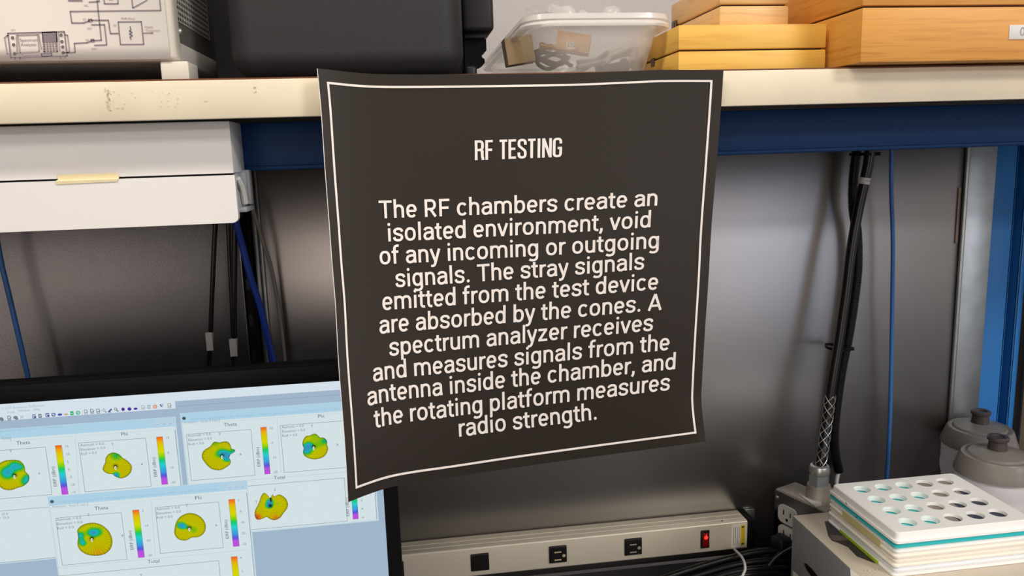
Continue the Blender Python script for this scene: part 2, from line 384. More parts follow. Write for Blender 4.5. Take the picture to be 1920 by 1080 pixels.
b = MB(); b.box(-2.5, -0.9, -3.99, -3.96, 0.45, 2.0); struct(b, 'glow_panel_3', 'glow_warm')  # added glow, out of view, to brighten the left panel's reflection

# ------------------------------------------------------------------ bench, panels, shelf
wb = thing('workbench', 'dark workbench under the shelf carrying monitor, grey box and black cables', 'workbench', (0.1, 0.8, 0))
b = MB(); b.rbox(-1.25, 1.35, 0.42, 1.095, 0.665, 0.70, 0.003); b.build('worktop', 'worktop_dark', wb)
for x in (-1.2, 1.24):
    for y in (0.47, 1.03):
        b = MB(); b.rbox(x, x+0.06, y, y+0.06, 0, 0.664, 0.004); b.build('leg', 'frame_blue', wb)

ZS, ZB = 1.4192, 1.387      # top and bottom of the shelf
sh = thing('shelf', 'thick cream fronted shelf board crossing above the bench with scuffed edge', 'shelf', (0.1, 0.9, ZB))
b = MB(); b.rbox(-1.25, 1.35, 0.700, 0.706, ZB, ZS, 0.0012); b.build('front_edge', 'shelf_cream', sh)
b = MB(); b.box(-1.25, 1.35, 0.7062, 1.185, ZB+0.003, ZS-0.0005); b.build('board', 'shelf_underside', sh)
b = MB(); b.box(-1.25, 1.35, 0.7008, 0.712, ZS-0.0003, ZS+0.0012); o = b.build('laminate_lip', 'shelf_lip', sh); o['label'] = 'thin brown laminate lip'
# scuff marks on the edge
b = MB()
def scuff(px, py, w, h):
    p = PY(px, py, 0.6996); b.quad((p[0]-w, p[1], p[2]-h), (p[0]+w, p[1], p[2]-h*0.6), (p[0]+w*0.8, p[1], p[2]+h), (p[0]-w*0.7, p[1], p[2]+h*0.7))
for k in range(26): scuff(198+random.uniform(-3, 4)+k*0.25, 166+k*1.6, random.uniform(.0002, .0010), random.uniform(.0002, .0007))
for k in range(46):
    scuff(205+random.random()**1.4*130, 170+random.random()*38, random.uniform(.0002, .0007), random.uniform(.0001, .0004))
for k in range(7): scuff(476+random.uniform(-3, 4), 166+random.uniform(-4, 8), random.uniform(.0002, .0007), random.uniform(.0002, .0008))
scuff(386, 190, .0018, .0003); scuff(1760, 139, .0008, .0003); scuff(1834, 138, .0006, .0003)
mat('scuff', (198, 184, 154), 0.8)
o = b.build('scuff_marks', 'scuff', sh, smooth=False); o['label'] = 'grey scuff marks'

fr = thing('steel_rack', 'blue painted steel frame, wide beam below the shelf and slotted post at right', 'frame', (0.94, 1.1, 0))
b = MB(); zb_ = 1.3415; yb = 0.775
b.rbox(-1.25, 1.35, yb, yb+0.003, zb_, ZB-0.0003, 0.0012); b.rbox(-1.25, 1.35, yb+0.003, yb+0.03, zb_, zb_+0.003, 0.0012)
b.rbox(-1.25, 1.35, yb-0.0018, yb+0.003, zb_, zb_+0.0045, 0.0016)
b.build('beam', 'beam_blue_shaded', fr)['label'] = 'blue beam, shade put into its darker colour'
X0, X1, X2, X3 = [PY(q, 500, 1.112)[0] for q in (1852, 1894, 1911, 1924)]
b = MB(); b.rbox(X0, X1, 1.112, 1.116, 0, ZB-0.002, 0.0015); b.rbox(X1-0.004, X1, 1.112, 1.15, 0, ZB-0.002, 0.001); b.rbox(X0, X0+0.004, 1.116, 1.15, 0, ZB-0.002, 0.001)
b.rbox(X2, X3, 1.112, 1.116, 0, ZB-0.002, 0.0015); b.rbox(X2, X2+0.004, 1.112, 1.15, 0, ZB-0.002, 0.001)
b.box(X1, X2+0.002, 1.146, 1.15, 0, ZB-0.002, 1)
b.build('post', ['frame_blue', 'frame_blue_dark'], fr)
b = MB(); b.box(X0+0.005, X1-0.005, yb+0.031, 1.0995, zb_+0.004, ZB-0.001); b.build('arm', 'frame_blue', fr)

XL = PY(479, 500, 1.10)[0]; XR = PY(1803, 500, 1.10)[0]
b = MB(); b.rbox(-1.25, XL-0.014, 1.10, 1.105, 0.7005, ZB-0.001, 0.001); o = recentre(b.build('back_panel', 'dark_panel'))
tag(o, 'dark mottled metal back panel at left behind the monitor', 'panel')
pn = thing('back_panel', 'wide brushed steel back panel behind the poster and power strip', 'panel', ((XL+XR)/2, 1.1, 0.7005))
b = MB(); b.rbox(XL, XR, 1.10, 1.105, 0.7005, ZB-0.001, 0.001); b.build('sheet', 'steel_panel', pn)
b = MB(); b.rbox(XL, XL+0.007, 1.0955, 1.0998, 0.7005, ZB-0.001, 0.0015); b.rbox(XL+0.009, XL+0.0125, 1.097, 1.0998, 0.7005, ZB-0.001, 0.001); b.build('edge_flange', 'galvanised', pn)
b = MB(); b.rbox(XR-0.008, XR-0.001, 1.094, 1.0998, 0.7005, ZB-0.001, 0.0028, 3); b.build('edge_flange', 'galvanised', pn)
b = MB(); p = PY(1806, 352, 1.0937); q = PY(1800, 457, 1.0937); b.box(p[0]-0.0035, p[0]+0.0005, 1.0985, 1.0998, q[2], p[2]); o = b.build('adhesive_residue', 'residue_brown', pn); o['label'] = 'brown strip of old adhesive'
b = MB(); b.rbox(XR+0.001, PY(1850, 500, 1.105)[0], 1.10, 1.105, 0.7005, ZB-0.001, 0.001); o = recentre(b.build('back_panel', 'galvanised'))
tag(o, 'narrow grey back panel strip between bright seam and blue post', 'panel')

b = MB(); b.rbox(X3+0.004, 1.35, 1.10, 1.105, 0.7005, ZB-0.001, 0.001); o = recentre(b.build('back_panel', 'brown_panel'))
tag(o, 'brown back panel sliver at the far right beyond the blue post', 'panel')
# slotted black upright at the left seam
b = MB(); ux0 = XL-0.0135; ux1 = XL-0.001
b.rbox(ux0, ux1, 1.075, 1.099, 0.7005, 1.385, 0.001)
up = b.build('slotted_upright', ['black_plastic']); tag(up, 'black slotted metal upright between dark panel and steel panel', 'upright')
recentre(up)
for k in range(7):
    z = 1.345-k*0.05; b = MB(); b.rbox(ux0+0.0035, ux1-0.0035, 1.0742, 1.0749, z-0.016, z, 0.0025, 3, only=lambda a, c: abs(a.y-c.y) > 0.0001); b.build('slot', 'slot_dark', up)

# ================================================================== POSTER
def spline(P):
    P = np.array(P, float); L = np.r_[0, np.cumsum(np.linalg.norm(np.diff(P, axis=0), axis=1))]; L /= L[-1]
    T = np.zeros_like(P); n = len(P)
    for i in range(n):
        a, c = max(i-1, 0), min(i+1, n-1); T[i] = (P[c]-P[a])/(L[c]-L[a])
    def ev(t):
        t = min(max(t, 0.0), 1.0); i = min(int(np.searchsorted(L, t, side='right'))-1, n-2); i = max(i, 0)
        h = L[i+1]-L[i]; s = (t-L[i])/h
        return (2*s**3-3*s*s+1)*P[i]+(s**3-2*s*s+s)*h*T[i]+(-2*s**3+3*s*s)*P[i+1]+(s**3-s*s)*h*T[i+1]
    return ev
sT = spline([(594, 128.3), (623, 131.2), (655, 135), (692, 138), (740, 139.3), (847, 139.3), (960, 138.5), (1080, 137), (1200, 132.5), (1240, 131), (1300, 131), (1356.7, 131.7)])
sB = spline([(652, 942), (685, 929), (720, 917), (748.7, 910), (790, 903), (840, 896), (955, 878.5), (1100, 858), (1235, 840), (1323.6, 828)])
sL = spline([(594, 128.3), (600.8, 200), (609, 320), (616.7, 420), (622.5, 500), (628.3, 570), (634.2, 680), (645, 820), (648.5, 874), (652, 942)])
sR = spline([(1356.7, 131.7), (1352.5, 195), (1342.6, 320), (1333.7, 431), (1328.7, 520), (1320.7, 638.5), (1316, 720), (1315, 748), (1318, 785), (1323.6, 828)])
def poster_px(u, v):
    T0, T1, B0, B1 = sT(0), sT(1), sB(0), sB(1)
    return (1-v)*sT(u)+v*sB(u)+(1-u)*sL(v)+u*sR(v)-((1-u)*(1-v)*T0+u*(1-v)*T1+(1-u)*v*B0+u*v*B1)
def poster_depth(u, v):
    top = 0.6965-0.012*max(0, 1-u/0.22)**2-0.002*max(0, (u-0.8)/0.2)**2
    bot = 0.688-0.046*max(0, 1-u/0.75)**1.6+0.006*u
    s = v*v*(3-2*v)*0.6+v*0.4
    d = top*(1-s)+bot*s
    d -= 0.006*math.sin(math.pi*min(1, v))*math.sin(math.pi*u)       # a slight belly
    d -= 0.007*max(0, (u-0.86)/0.14)**2*max(0, (v-0.86)/0.14)**1.5     # the lower right corner curls forward
    return d
def poster_pt(u, v, off=0.0):
    q = poster_px(u, v); return PY(q[0], q[1], poster_depth(u, v)-off)
def poster_uv(px, py):
    u, v = (px-620)/720, (py-135)/740
    for _ in range(12):
        q = poster_px(u, v); e = 1e-3
        J = np.array([(poster_px(u+e, v)-q)/e, (poster_px(u, v+e)-q)/e]).T
        d = np.linalg.solve(J, np.array([px, py])-q); u += d[0]; v += d[1]
        u = min(max(u, 0.0), 0.998); v = min(max(v, 0.0), 0.998)
    return u, v
N = 64
us = [0, 0.0018]+[0.0018+(1-0.0018)*k/N for k in range(1, N+1)]
w = len(us); bmv = MB()
def sheet_side(off, flip):
    o = len(bmv.v); bmv.v += [tuple(poster_pt(u, j/N, off)) for j in range(N+1) for u in us]
    for j in range(N):
        for i in range(w-1):
            q = [o+j*w+i, o+(j+1)*w+i, o+(j+1)*w+i+1, o+j*w+i+1]
            bmv.f.append(q[::-1] if flip else q); bmv.m.append(1 if (i == 0 or flip) else 0); bmv.c.append(None)
sheet_side(0.0, False); sheet_side(-0.0004, True); nb = (N+1)*w
rim = [j*w for j in range(N+1)]+[N*w+i for i in range(1, w)]+[j*w+w-1 for j in range(N-1, -1, -1)]+list(range(w-2, 0, -1))
for a, c in zip(rim, rim[1:]+rim[:1]): bmv.add([bmv.v[a], bmv.v[a+nb], bmv.v[c+nb], bmv.v[c]], [(0, 1, 2, 3)], 1)
poster = bmv.build('poster', ['poster_print', 'poster_margin'], angle=80)
tag(poster, 'black square poster headed RF TESTING hanging from the shelf edge', 'poster')
OFF = 0.0006
# white border line
b = MB()
cTL, cTR, cBL, cBR = poster_uv(615, 155.5), poster_uv(1334, 152), poster_uv(668.5, 914), poster_uv(1304, 811)
mx0 = (cTL[0]+cBL[0])/2; mx1 = (cTR[0]+cBR[0])/2
def strip(fa, fb, n=60):
    A = [poster_pt(*fa(k/n), OFF) for k in range(n+1)]; B = [poster_pt(*fb(k/n), OFF) for k in range(n+1)]
    for k in range(n): b.quad(A[k], B[k], B[k+1], A[k+1])
LW = 0.0027
def L2(a, c, t): return (a[0]+(c[0]-a[0])*t, a[1]+(c[1]-a[1])*t)
def off2(p, du, dv): return (p[0]+du, p[1]+dv)
strip(lambda t: off2(L2(cTL, cTR, t), 0, -LW), lambda t: off2(L2(cTL, cTR, t), 0, LW))
strip(lambda t: off2(L2(cBL, cBR, t), 0, -LW), lambda t: off2(L2(cBL, cBR, t), 0, LW))
strip(lambda t: off2(L2(cTL, cBL, t), -LW, (t-.5)*2*LW), lambda t: off2(L2(cTL, cBL, t), LW, (t-.5)*2*LW))
strip(lambda t: off2(L2(cTR, cBR, t), -LW, (t-.5)*2*LW), lambda t: off2(L2(cTR, cBR, t), LW, (t-.5)*2*LW))
b.build('border_line', 'poster_ink_white', poster, smooth=False)
# lettering: each line runs between its first and last letter on the sheet
def poster_line(mb, geo, p0, p1, cap):
    V, Fs, x0, x1 = geo; a = poster_uv(*p0); c = poster_uv(*p1)
    P = []
    for x, y in V:
        t = (x-x0)/(x1-x0); u, v = L2(a, c, t); P.append(poster_pt(u, v-cap*y, OFF))
    mb.add(P, Fs)
LINES = [("The RF chambers create an", (711.5, 409.5), (1232, 385.4)), ("isolated environment, void", (728, 452.8), (1219.5, 426)),
         ("of any incoming or outgoing", (712.5, 496), (1235, 465)), ("signals. The stray signals", (741.7, 538.5), (1208, 504.5)),
         ("emitted from the test device", (717.5, 582), (1233.7, 542.5)), ("are absorbed by the cones. A", (711.7, 625.8), (1240.5, 581)),
         ("spectrum analyzer receives", (730, 667.5), (1224.4, 619.5)), ("and measures signals from the", (700, 716), (1255, 656)),
         ("antenna inside the chamber, and", (689.6, 761), (1266, 692)), ("the rotating platform measures", (702, 803), (1256, 731)),
         ("radio strength.", (861, 819), (1119, 786.5))]
b = MB(); cap = poster_uv(725, 408.8)[1]-poster_uv(723, 375.6)[1]
for s, p0, p1 in LINES: poster_line(b, stroke_text(s, GL, SW, SH), p0, p1, cap/CH)
b.build('body_text', 'poster_ink_white', poster, smooth=False)
b = MB(); cap2 = poster_uv(895, 300)[1]-poster_uv(893, 263)[1]
poster_line(b, stroke_text("RF TESTING", GC, CW, CW*0.95, 0.045), (890.5, 300.4), (1053.5, 294.2), cap2)
b.build('heading', 'poster_ink_white', poster, smooth=False)

# ================================================================== THINGS ON THE SHELF
ZT = ZS+0.0012
# ---- bench instrument with the taped diagram
ix1 = -0.1862; iz0 = 1.4375
ins = thing('bench_instrument', 'white fronted bench instrument with perforated grey side at upper left', 'instrument', (-0.36, 0.86, ZT))
b = MB(); b.rbox(-0.52, ix1, 0.7195, 0.738, iz0, 1.62, 0.004, 3); b.build('front_bezel', 'instrument_white', ins)
b = MB(); b.rbox(-0.515, ix1-0.003, 0.7381, 1.02, iz0+0.002, 1.615, 0.002); b.build('body', 'instrument_side', ins)
b = MB(); xs_ = ix1-0.0028
b.rbox(-0.514, xs_+0.0012, 0.7383, 1.021, iz0+0.001, iz0+0.0185, 0.002); b.build('side_rail', 'instrument_grey', ins)
b = MB()                                        # perforated vent area on the right side
b.box(xs_, xs_+0.0004, 0.742, 0.86, 1.474, 1.612, 0)
for i in range(22):
    for j in range(20):
        y = 0.746+j*0.0056+(0.0028 if i % 2 else 0); z = 1.4765+i*0.0048
        b.box(xs_+0.00035, xs_+0.0005, y-0.0015, y+0.0015, z-0.0013, z+0.0013, 1)
o = b.build('vent_grille', ['instrument_grey', 'instrument_hole'], ins); o['label'] = 'perforated vent grille'
b = MB(); b.lathe([(0.0001, 0.003), (0.002, 0.0025), (0.003, 0)], n=14, M=Matrix.Rotation(math.radians(90), 4, 'Y'), c=(xs_+0.0002, 0.744, 1.4655)); b.build('screw', 'chrome', ins)
for px0 in (-0.47, -0.2012):
    b = MB(); b.rbox(px0, px0+0.0235, 0.7203, 0.752, ZT, iz0-0.0002, 0.0018); b.build('foot', 'instrument_white', ins)
b = MB(); b.rbox(-0.47, -0.447, 0.96, 1.0, ZT, iz0+0.0005, 0.0018); b.build('foot', 'instrument_white', ins)
b = MB(); b.rbox(-0.2012, -0.178+0.0, 0.96, 1.0, ZT, iz0+0.0005, 0.0018); b.build('foot', 'instrument_white', ins)
# the diagram sheet
YP = 0.7185
def D(px, py): q = PY(px, py, YP); return q
pa = D(0, 117); pr = D(319, 109); px1 = pr[0]; pz0 = (pa[2]+pr[2])/2
pap = MB(); n = 14
for k in range(n):
    z0 = pz0+(1.60-pz0)*k/n; z1 = pz0+(1.60-pz0)*(k+1)/n
    if k == 0: pap.v += [(-0.44, YP, z0), (px1, YP, z0)]
    pap.v += [(-0.44, YP, z1), (px1, YP, z1)]; pap.f.append([2*k, 2*k+1, 2*k+3, 2*k+2]); pap.m.append(0); pap.c.append(None)
sheet = pap.build('diagram_sheet', 'paper_white', angle=60)
so = sheet.modifiers.new('thickness', 'SOLIDIFY'); so.thickness = 0.0003; so.offset = -1
tag(sheet, 'white paper with printed wiring diagram on the instrument front', 'paper'); recentre(sheet)
b = MB()
def dl(a, c, w=0.00033, m=0):
    A = D(*a); B = D(*c); A[1] = B[1] = YP-0.0005; d = B-A; d /= np.linalg.norm(d); nn = np.array([-d[2], 0, d[0]])*w
    A = A-d*w*0.5; B = B+d*w*0.5
    b.quad(A+nn, A-nn, B-nn, B+nn, m)
def dpoly(pts, w=0.00045, m=0, close=False):
    P = list(pts)+([pts[0]] if close else [])
    for a, c in zip(P, P[1:]): dl(a, c, w, m)
def dtext(px, py, s, h, m=0):
    V, Fs, x0, x1 = letters(s, 0.0, 2); o = D(px, py); k = h*0.00047/0.727
    b.add([(o[0]+x*k, YP-0.0005, o[2]+y*k) for x, y in V], Fs, m)
def dfill(a, c, m=0):
    A = D(*a); B = D(*c); b.quad((A[0], YP-0.0004, A[2]), (A[0], YP-0.0004, B[2]), (B[0], YP-0.0004, B[2]), (B[0], YP-0.0004, A[2]), m)
dpoly([(15, 62.5), (121, 59.5), (126.5, 105), (21, 108.5)], close=True, w=.0005, m=1)
dpoly([(9, 71), (13, 67), (16, 67)], m=0); dpoly([(9, 71), (14, 101), (19, 101)]); dpoly([(122, 65), (127, 66), (131, 97), (127, 99)])
dpoly([(34, 66), (71, 65), (74, 97), (38, 99)], close=True); dpoly([(31, 64), (33, 100), (43, 101)]); dpoly([(73, 64), (78, 92)])
for (cx, cy) in ((24, 71), (26, 84), (28, 101), (115, 66), (116.5, 78), (118, 88), (119, 99)):
    dpoly([(cx+2.2*math.cos(a*1.05), cy+2.2*math.sin(a*1.05)) for a in range(6)], close=True)
for k in range(8): dl((81+k*3.4, 61.5), (82.5+k*3.5, 78), .0007, 1)
dpoly([(79.5, 61), (106, 60), (109, 97), (83, 98)], close=True)
for k in range(5):
    dl((82, 80+k*4), (107, 79+k*4)); dl((83+k*5.5, 79), (85+k*5.5, 97.5))
dl((110, 62), (113, 97)); dpoly([(44, 103), (72, 102)], w=.0008); dpoly([(78, 101), (97, 100), (98, 104.5), (79, 105.5)], close=True, m=1)
dpoly([(28, 108), (29, 111), (38, 111), (38, 107.5)]); dpoly([(113, 106), (114, 109), (123, 108.5), (123, 105.5)])
dtext(38, 78, 'Spectrum', 5.2, 1); dtext(39.5, 86.5, 'Analyzer', 5.2, 1); dtext(21, 58.5, 'W1', 3.6)
dpoly([(121, 99), (141.5, 98.5), (139.8, 81.3), (163.5, 80), (172, 76.5)], m=1); dl((172, 76.2), (176, 76), .0012, 1); dpoly([(176, 76), (190.5, 75.3), (182.5, 0)], m=1)
dpoly([(177.5, 85), (200.5, 84), (196.5, 46.3), (172, 46.5)], m=1)
dpoly([(157, 43), (135, 43), (132, 21.5), (302, 19.5), (300, 0)], m=1); dpoly([(157, 43), (168, 39)], m=1); dl((167, 38.8), (172, 38.3), .0012, 1)
dpoly([(172, 38), (203.5, 37.8), (207.5, 62.8), (222.5, 62.5)], m=1)
dpoly([(222, 41), (265.5, 40.5), (270, 83), (226.5, 83.5)], close=True, m=1)
dpoly([(244.5, 50), (246, 56), (243, 58.5), (248, 61), (243.5, 64), (248.5, 67), (244, 69.5), (246.5, 74)], m=1)
dl((269, 62), (286, 61.7), m=1); dfill((284, 63.5), (287, 60), 1)
dpoly([(195.5, 0), (196.5, 7), (222, 7), (221.5, 0)], m=1); dfill((204, 1), (212, 0), 0)
dpoly([(248, 0), (249.5, 15), (276, 0.5)], m=1); dpoly([(167, 4), (186.5, 3), (186, 0)], m=1); dl((129, 0.6), (154, 0.5), .0008, 1)
for s, x, y in (('NC', 158, 12.5), ('S3', 156, 38.5), ('NC', 166.5, 38.5), ('NO', 164, 55), ('S4', 161, 77), ('NC', 170.5, 77), ('NO', 173, 93.5), ('F3', 213.5, 50)): dtext(x, y, s, 3.6)
dtext(227, 36.6, '40dB Atten', 3.6); dtext(272, 53, 'Mobile', 3.6); dtext(273.5, 58.8, 'Termination', 3.4)
b.build('printed_diagram', ['ink_purple', 'ink_dark_purple'], sheet, smooth=False)

# ---- black hard case
cs = thing('hard_case', 'black moulded hard case with rounded corners standing on the shelf', 'case', (-0.04, 0.85, ZT))
b = MB(); cz = ZT
def taper_front(vs):
    for v in vs:
        if v.co.y < 0.76:
            v.co.x = -0.043+(v.co.x+0.043)*0.955
            if v.co.z < 1.5: v.co.z += 0.004
b.rbox(-0.1520, 0.0665, 0.738, 0.845, cz+0.0012, 1.60, 0.021, 7, taper=taper_front)
b.build('base_shell', 'case_black', cs, angle=50)
b = MB(); b.rbox(-0.1815, 0.0705, 0.8452, 0.872, cz+0.0004, 1.61, 0.02, 5, only=lambda a, c: abs(a.y-c.y) > 0.01)
b.rbox(-0.178, 0.0655, 0.8722, 0.985, cz+0.0006, 1.605, 0.018, 5); b.build('lid_shell', 'case_black_smooth', cs, angle=50)
b = MB(); b.rbox(0.0672, 0.1000, 0.815, 0.885, 1.4735, 1.60, 0.005, 3)
b.rbox(0.0700, 0.0925, 0.828, 0.876, 1.4685, 1.4745, 0.0015); b.build('latch_block', 'case_black_smooth', cs)
b = MB(); xx = 0.0715
b.prism([(0.0705, 1.4684), (0.0935, 1.4684), (0.0935, 1.4575), (0.0885, 1.4545), (0.0885, 1.4505), (0.0912, 1.4485), (0.0912, 1.4445), (0.0875, 1.4425), (0.0705, 1.4395)], 0.835, 0.868)
b.build('latch', 'black_plastic', cs, angle=20)
b = MB(); b.rbox(0.0668, 0.080, 0.805, 0.834, 1.4225, 1.4395, 0.004, 3); b.build('corner_bumper', 'case_black_smooth', cs)

# ---- clear food tub with parts inside
tub = thing('plastic_tub', 'clear frosted plastic tub full of connectors between case and wooden boxes', 'tub', (0.2, 0.89, ZT))
def rrect(x0, x1, y0, y1, r, z, n=6):
    P = []
    for cx, cy, a0 in ((x1-r, y1-r, 0), (x0+r, y1-r, 90), (x0+r, y0+r, 180), (x1-r, y0+r, 270)):
        for k in range(n+1):
            a = math.radians(a0+90*k/n); P.append((cx+r*math.cos(a), cy+r*math.sin(a), z))
    return P
def loft(mb, rings, m=0, cap0=True, cap1=True):
    n = len(rings[0]); V = [p for r in rings for p in r]
    Fs = [(i*n+k, i*n+(k+1) % n, (i+1)*n+(k+1) % n, (i+1)*n+k) for i in range(len(rings)-1) for k in range(n)]
    if cap0: Fs.append(tuple(range(n-1, -1, -1)))
    if cap1: Fs.append(tuple((len(rings)-1)*n+k for k in range(n)))
    mb.add(V, Fs, m)
ty1 = 1.15; zr0, zr1 = 1.4695, 1.4800
def tr(g, z, r=0.03): return rrect(0.1300+0.012-g, 0.2505+g, 0.7725-g, ty1-0.012+g, r, z)
b = MB(); loft(b, [tr(-0.006, ZT+0.0004), tr(0, ZT+0.004), tr(0.0115, zr0)], cap1=False); b.build('tub_body', 'tub_clear', tub, angle=60)
b = MB(); loft(b, [tr(0.0117, zr0), tr(0.0205, zr0-0.0015), tr(0.0215, zr0+0.001), tr(0.0205, zr0+0.003), tr(0.019, zr0+0.0042), tr(0.0205, zr0+0.0055), tr(0.0195, zr1), tr(0.014, zr1), tr(0.0118, zr0+0.001)], cap0=False, cap1=False)
b.build('rim', 'tub_rim', tub, angle=60)
GI = 'loose parts in the plastic tub'
def in_tub(name, label, cat, mb, mats): o = recentre(mb.build(name, mats)); tag(o, label, cat, GI); return o
c = PY(1075, 82, 0.80); b = MB(); bm = bmesh.new(); bmesh.ops.create_cube(bm, size=1)
for v in bm.verts: v.co = Vector((v.co.x*0.034, v.co.y*0.02, v.co.z*0.018))
b.bm(bm, 0, Matrix.Translation(Vector(c)) @ Matrix.Rotation(math.radians(12), 4, 'Y') @ Matrix.Rotation(math.radians(-14), 4, 'Z'))
p = PY(1070, 85, 0.7855)
kb = in_tub('small_carton', 'small orange carton with white sticker inside the tub', 'carton', b, 'kraft_orange')
b = MB(); b.box(p[0]-0.0045, p[0]+0.0045, p[1]-0.0006, p[1], p[2]-0.0035, p[2]+0.0035)
V, Fs, x0, x1 = letters('ATE', 0.01, 2); b.add([(p[0]-0.004+(x-x0)/(x1-x0)*0.008, p[1]-0.0008, p[2]-0.002+y*0.0055) for x, y in V], Fs, 1)
b.build('sticker', ['label_white', 'ink_black'], kb, smooth=False)
c = PY(1012, 86, 0.80); b = MB(); MX = Matrix.Rotation(math.radians(98), 4, 'Y')
b.lathe([(0.0001, 0), (0.004, 0), (0.004, 0.004), (0.0028, 0.0045), (0.0028, 0.009), (0.0034, 0.0095), (0.0034, 0.013), (0.0022, 0.0135), (0.0022, 0.018), (0.0001, 0.018)], c=c, n=16, M=MX)
in_tub('brass_connector', 'small brass coaxial connector beside the carton in the tub', 'connector', b, 'brass')
c = PY(972, 96, 0.86); b = MB(); bm = bmesh.new(); bmesh.ops.create_cube(bm, size=1)
for v in bm.verts: v.co = Vector((v.co.x*0.03, v.co.y*0.025, v.co.z*0.028))
b.bm(bm, 0, Matrix.Translation(Vector(c)) @ Matrix.Rotation(math.radians(-8), 4, 'Y'))
in_tub('connector_block', 'tan block lying at the left end inside the tub', 'block', b, 'tan_block')
b = MB(); c = np.array([0.166, 0.835, ZT+0.02]); b.tube([c+np.array([0.018*math.cos(a*0.9), 0.01*math.sin(a*0.9)+0.002*a, 0.004*math.sin(a*2.1)+0.001*a]) for a in range(20)], 0.0022, 8)
in_tub('coiled_lead', 'coiled dark lead lying on the floor of the tub', 'lead', b, 'cable_black')
c = PY(1118, 132, 0.785); b = MB(); MX = Matrix.Rotation(math.radians(82), 4, 'Y')
b.lathe([(0.0001, 0), (0.0045, 0), (0.0045, 0.026), (0.0075, 0.027), (0.0075, 0.032), (0.0001, 0.032)], c=c, n=20, M=MX)
in_tub('adapter_plug', 'navy cylindrical adapter lying at the tub front', 'adapter', b, 'navy_plastic')
for k, (x, y) in enumerate(((0.205, 0.86), (0.225, 0.835), (0.235, 0.875))):
    b = MB(); b.tube([(x-0.035, y, ZT+0.008+0.01*k), (x, y+0.01, ZT+0.02+0.006*k), (x+0.022, y-0.02, ZT+0.034), (x+0.012, y-0.045, ZT+0.018)], 0.0028, 8)
    in_tub('coaxial_lead', ['tan lead bent across the middle of the tub', 'tan lead bent across the right half of the tub', 'tan lead at the far right back of the tub'][k], 'lead', b, 'cable_grey')
# clear blister packs standing out of the tub
b = MB(); p0 = PY(1003, 30, 0.86); q0 = PY(1085, 25, 0.86)
zc = PY(1040, 22, 0.86)[2]
bm = bmesh.new(); bmesh.ops.create_cube(bm, size=1)
for v in bm.verts: v.co = Vector((v.co.x*0.055, v.co.y*0.05, v.co.z*0.012))
bmesh.ops.bevel(bm, geom=bm.edges[:], offset=0.003, segments=2, affect='EDGES')
b.bm(bm, 0, Matrix.Translation(Vector((p0[0]+0.024, 0.86, zc-0.006))) @ Matrix.Rotation(math.radians(14), 4, 'Y') @ Matrix.Rotation(math.radians(25), 4, 'Z'))
bl = b.build('blister_pack', 'blister_clear'); tag(bl, 'clear tilted blister tray standing out of the tub at left', 'blister pack', 'clear blister packs'); recentre(bl)
for k, (px, Y) in enumerate(((1062, 0.85), (1146, 0.85))):
    c = PY(px, 26, Y); b = MB(); b.lathe([(0.0001, 0.012), (0.006, 0.0113), (0.0098, 0.008), (0.0112, 0.004), (0.0115, 0.0), (0.015, 0.0), (0.015, -0.001), (0.0113, -0.001)], c=(c[0], c[1], c[2]-0.004), n=24)
    o = b.build('blister_dome', 'blister_clear'); tag(o, ['clear domed blister left of centre above the tub', 'clear domed blister at right above the tub'][k], 'blister pack', 'clear blister packs'); recentre(o)
b = MB(); c = PY(1108, 24, 0.85)
bm = bmesh.new(); bmesh.ops.create_cube(bm, size=1)
for v in bm.verts: v.co = Vector((v.co.x*0.03, v.co.y*0.03, v.co.z*0.008))
bmesh.ops.bevel(bm, geom=bm.edges[:], offset=0.002, segments=2, affect='EDGES')
b.bm(bm, 0, Matrix.Translation(Vector((c[0]+0.004, c[1]+0.03, c[2]-0.003))) @ Matrix.Rotation(math.radians(28), 4, 'Y'))
o = b.build('blister_pack', 'blister_clear'); tag(o, 'small clear peaked blister between the two domes', 'blister pack', 'clear blister packs'); recentre(o)

# ---- wooden boxes
def wooden_box(label, x0, x1, y0, y1, z0, zs, z1, m, gap=0.0008, r=0.0012):
    t = thing('wooden_box', label, 'box', ((x0+x1)/2, (y0+y1)/2, z0))
    b = MB(); b.rbox(x0, x1, y0, y1, z0, zs-gap, r); b.build('box_base', m, t)
    b = MB(); b.rbox(x0, x1, y0, y1, zs+gap, z1, r); b.build('lid', m, t)
    b = MB(); b.box(x0+0.003, x1-0.003, y0+0.004, y1-0.003, zs-gap-0.001, zs+gap+0.001); b.build('inner_lining', 'ink_black', t)
    return t
wz = PY(1400, 93, 0.73)[2]
t = wooden_box('flat yellow pine box under the smaller pale box, right of the tub', 0.2644, 0.4135, 0.73, 0.90, ZT, wz, 1.4645, 'pine_yellow')
b = MB(); b.box(0.2638, 0.2644, 0.80, 0.812, wz-0.006, wz+0.002); b.build('catch', 'hinge_bronze', t)
tz = PY(1415, 9, 0.75)[2]
t = wooden_box('small pale wooden box with metal catch on top of the flat pine box', 0.3128, 0.3850, 0.75, 0.89, 1.4647, tz, 1.512, 'pine_pale', 0.0005, 0.003)
b = MB(); q = PY(1273, 28, 0.86); b.rbox(0.3100, 0.3128, 0.868, 0.878, tz-0.012, tz+0.006, 0.001); b.rbox(0.3085, 0.3105, 0.870, 0.876, tz-0.003, tz+0.004, 0.0008); b.build('catch', 'hinge_bronze', t)
b = MB(); b.rbox(0.385, 0.3868, 0.80, 0.806, 1.468, tz+0.006, 0.0006); b.build('hinge', 'hinge_bronze', t)
bz = PY(1700, 12, 0.679)[2]
t = wooden_box('large amber wooden box with white label overhanging the shelf at right', PY(1613, 118, 0.679)[0], 0.76, 0.679, 0.97, PY(1613, 117.5, 0.679)[2], bz, 1.54, 'oak_amber')
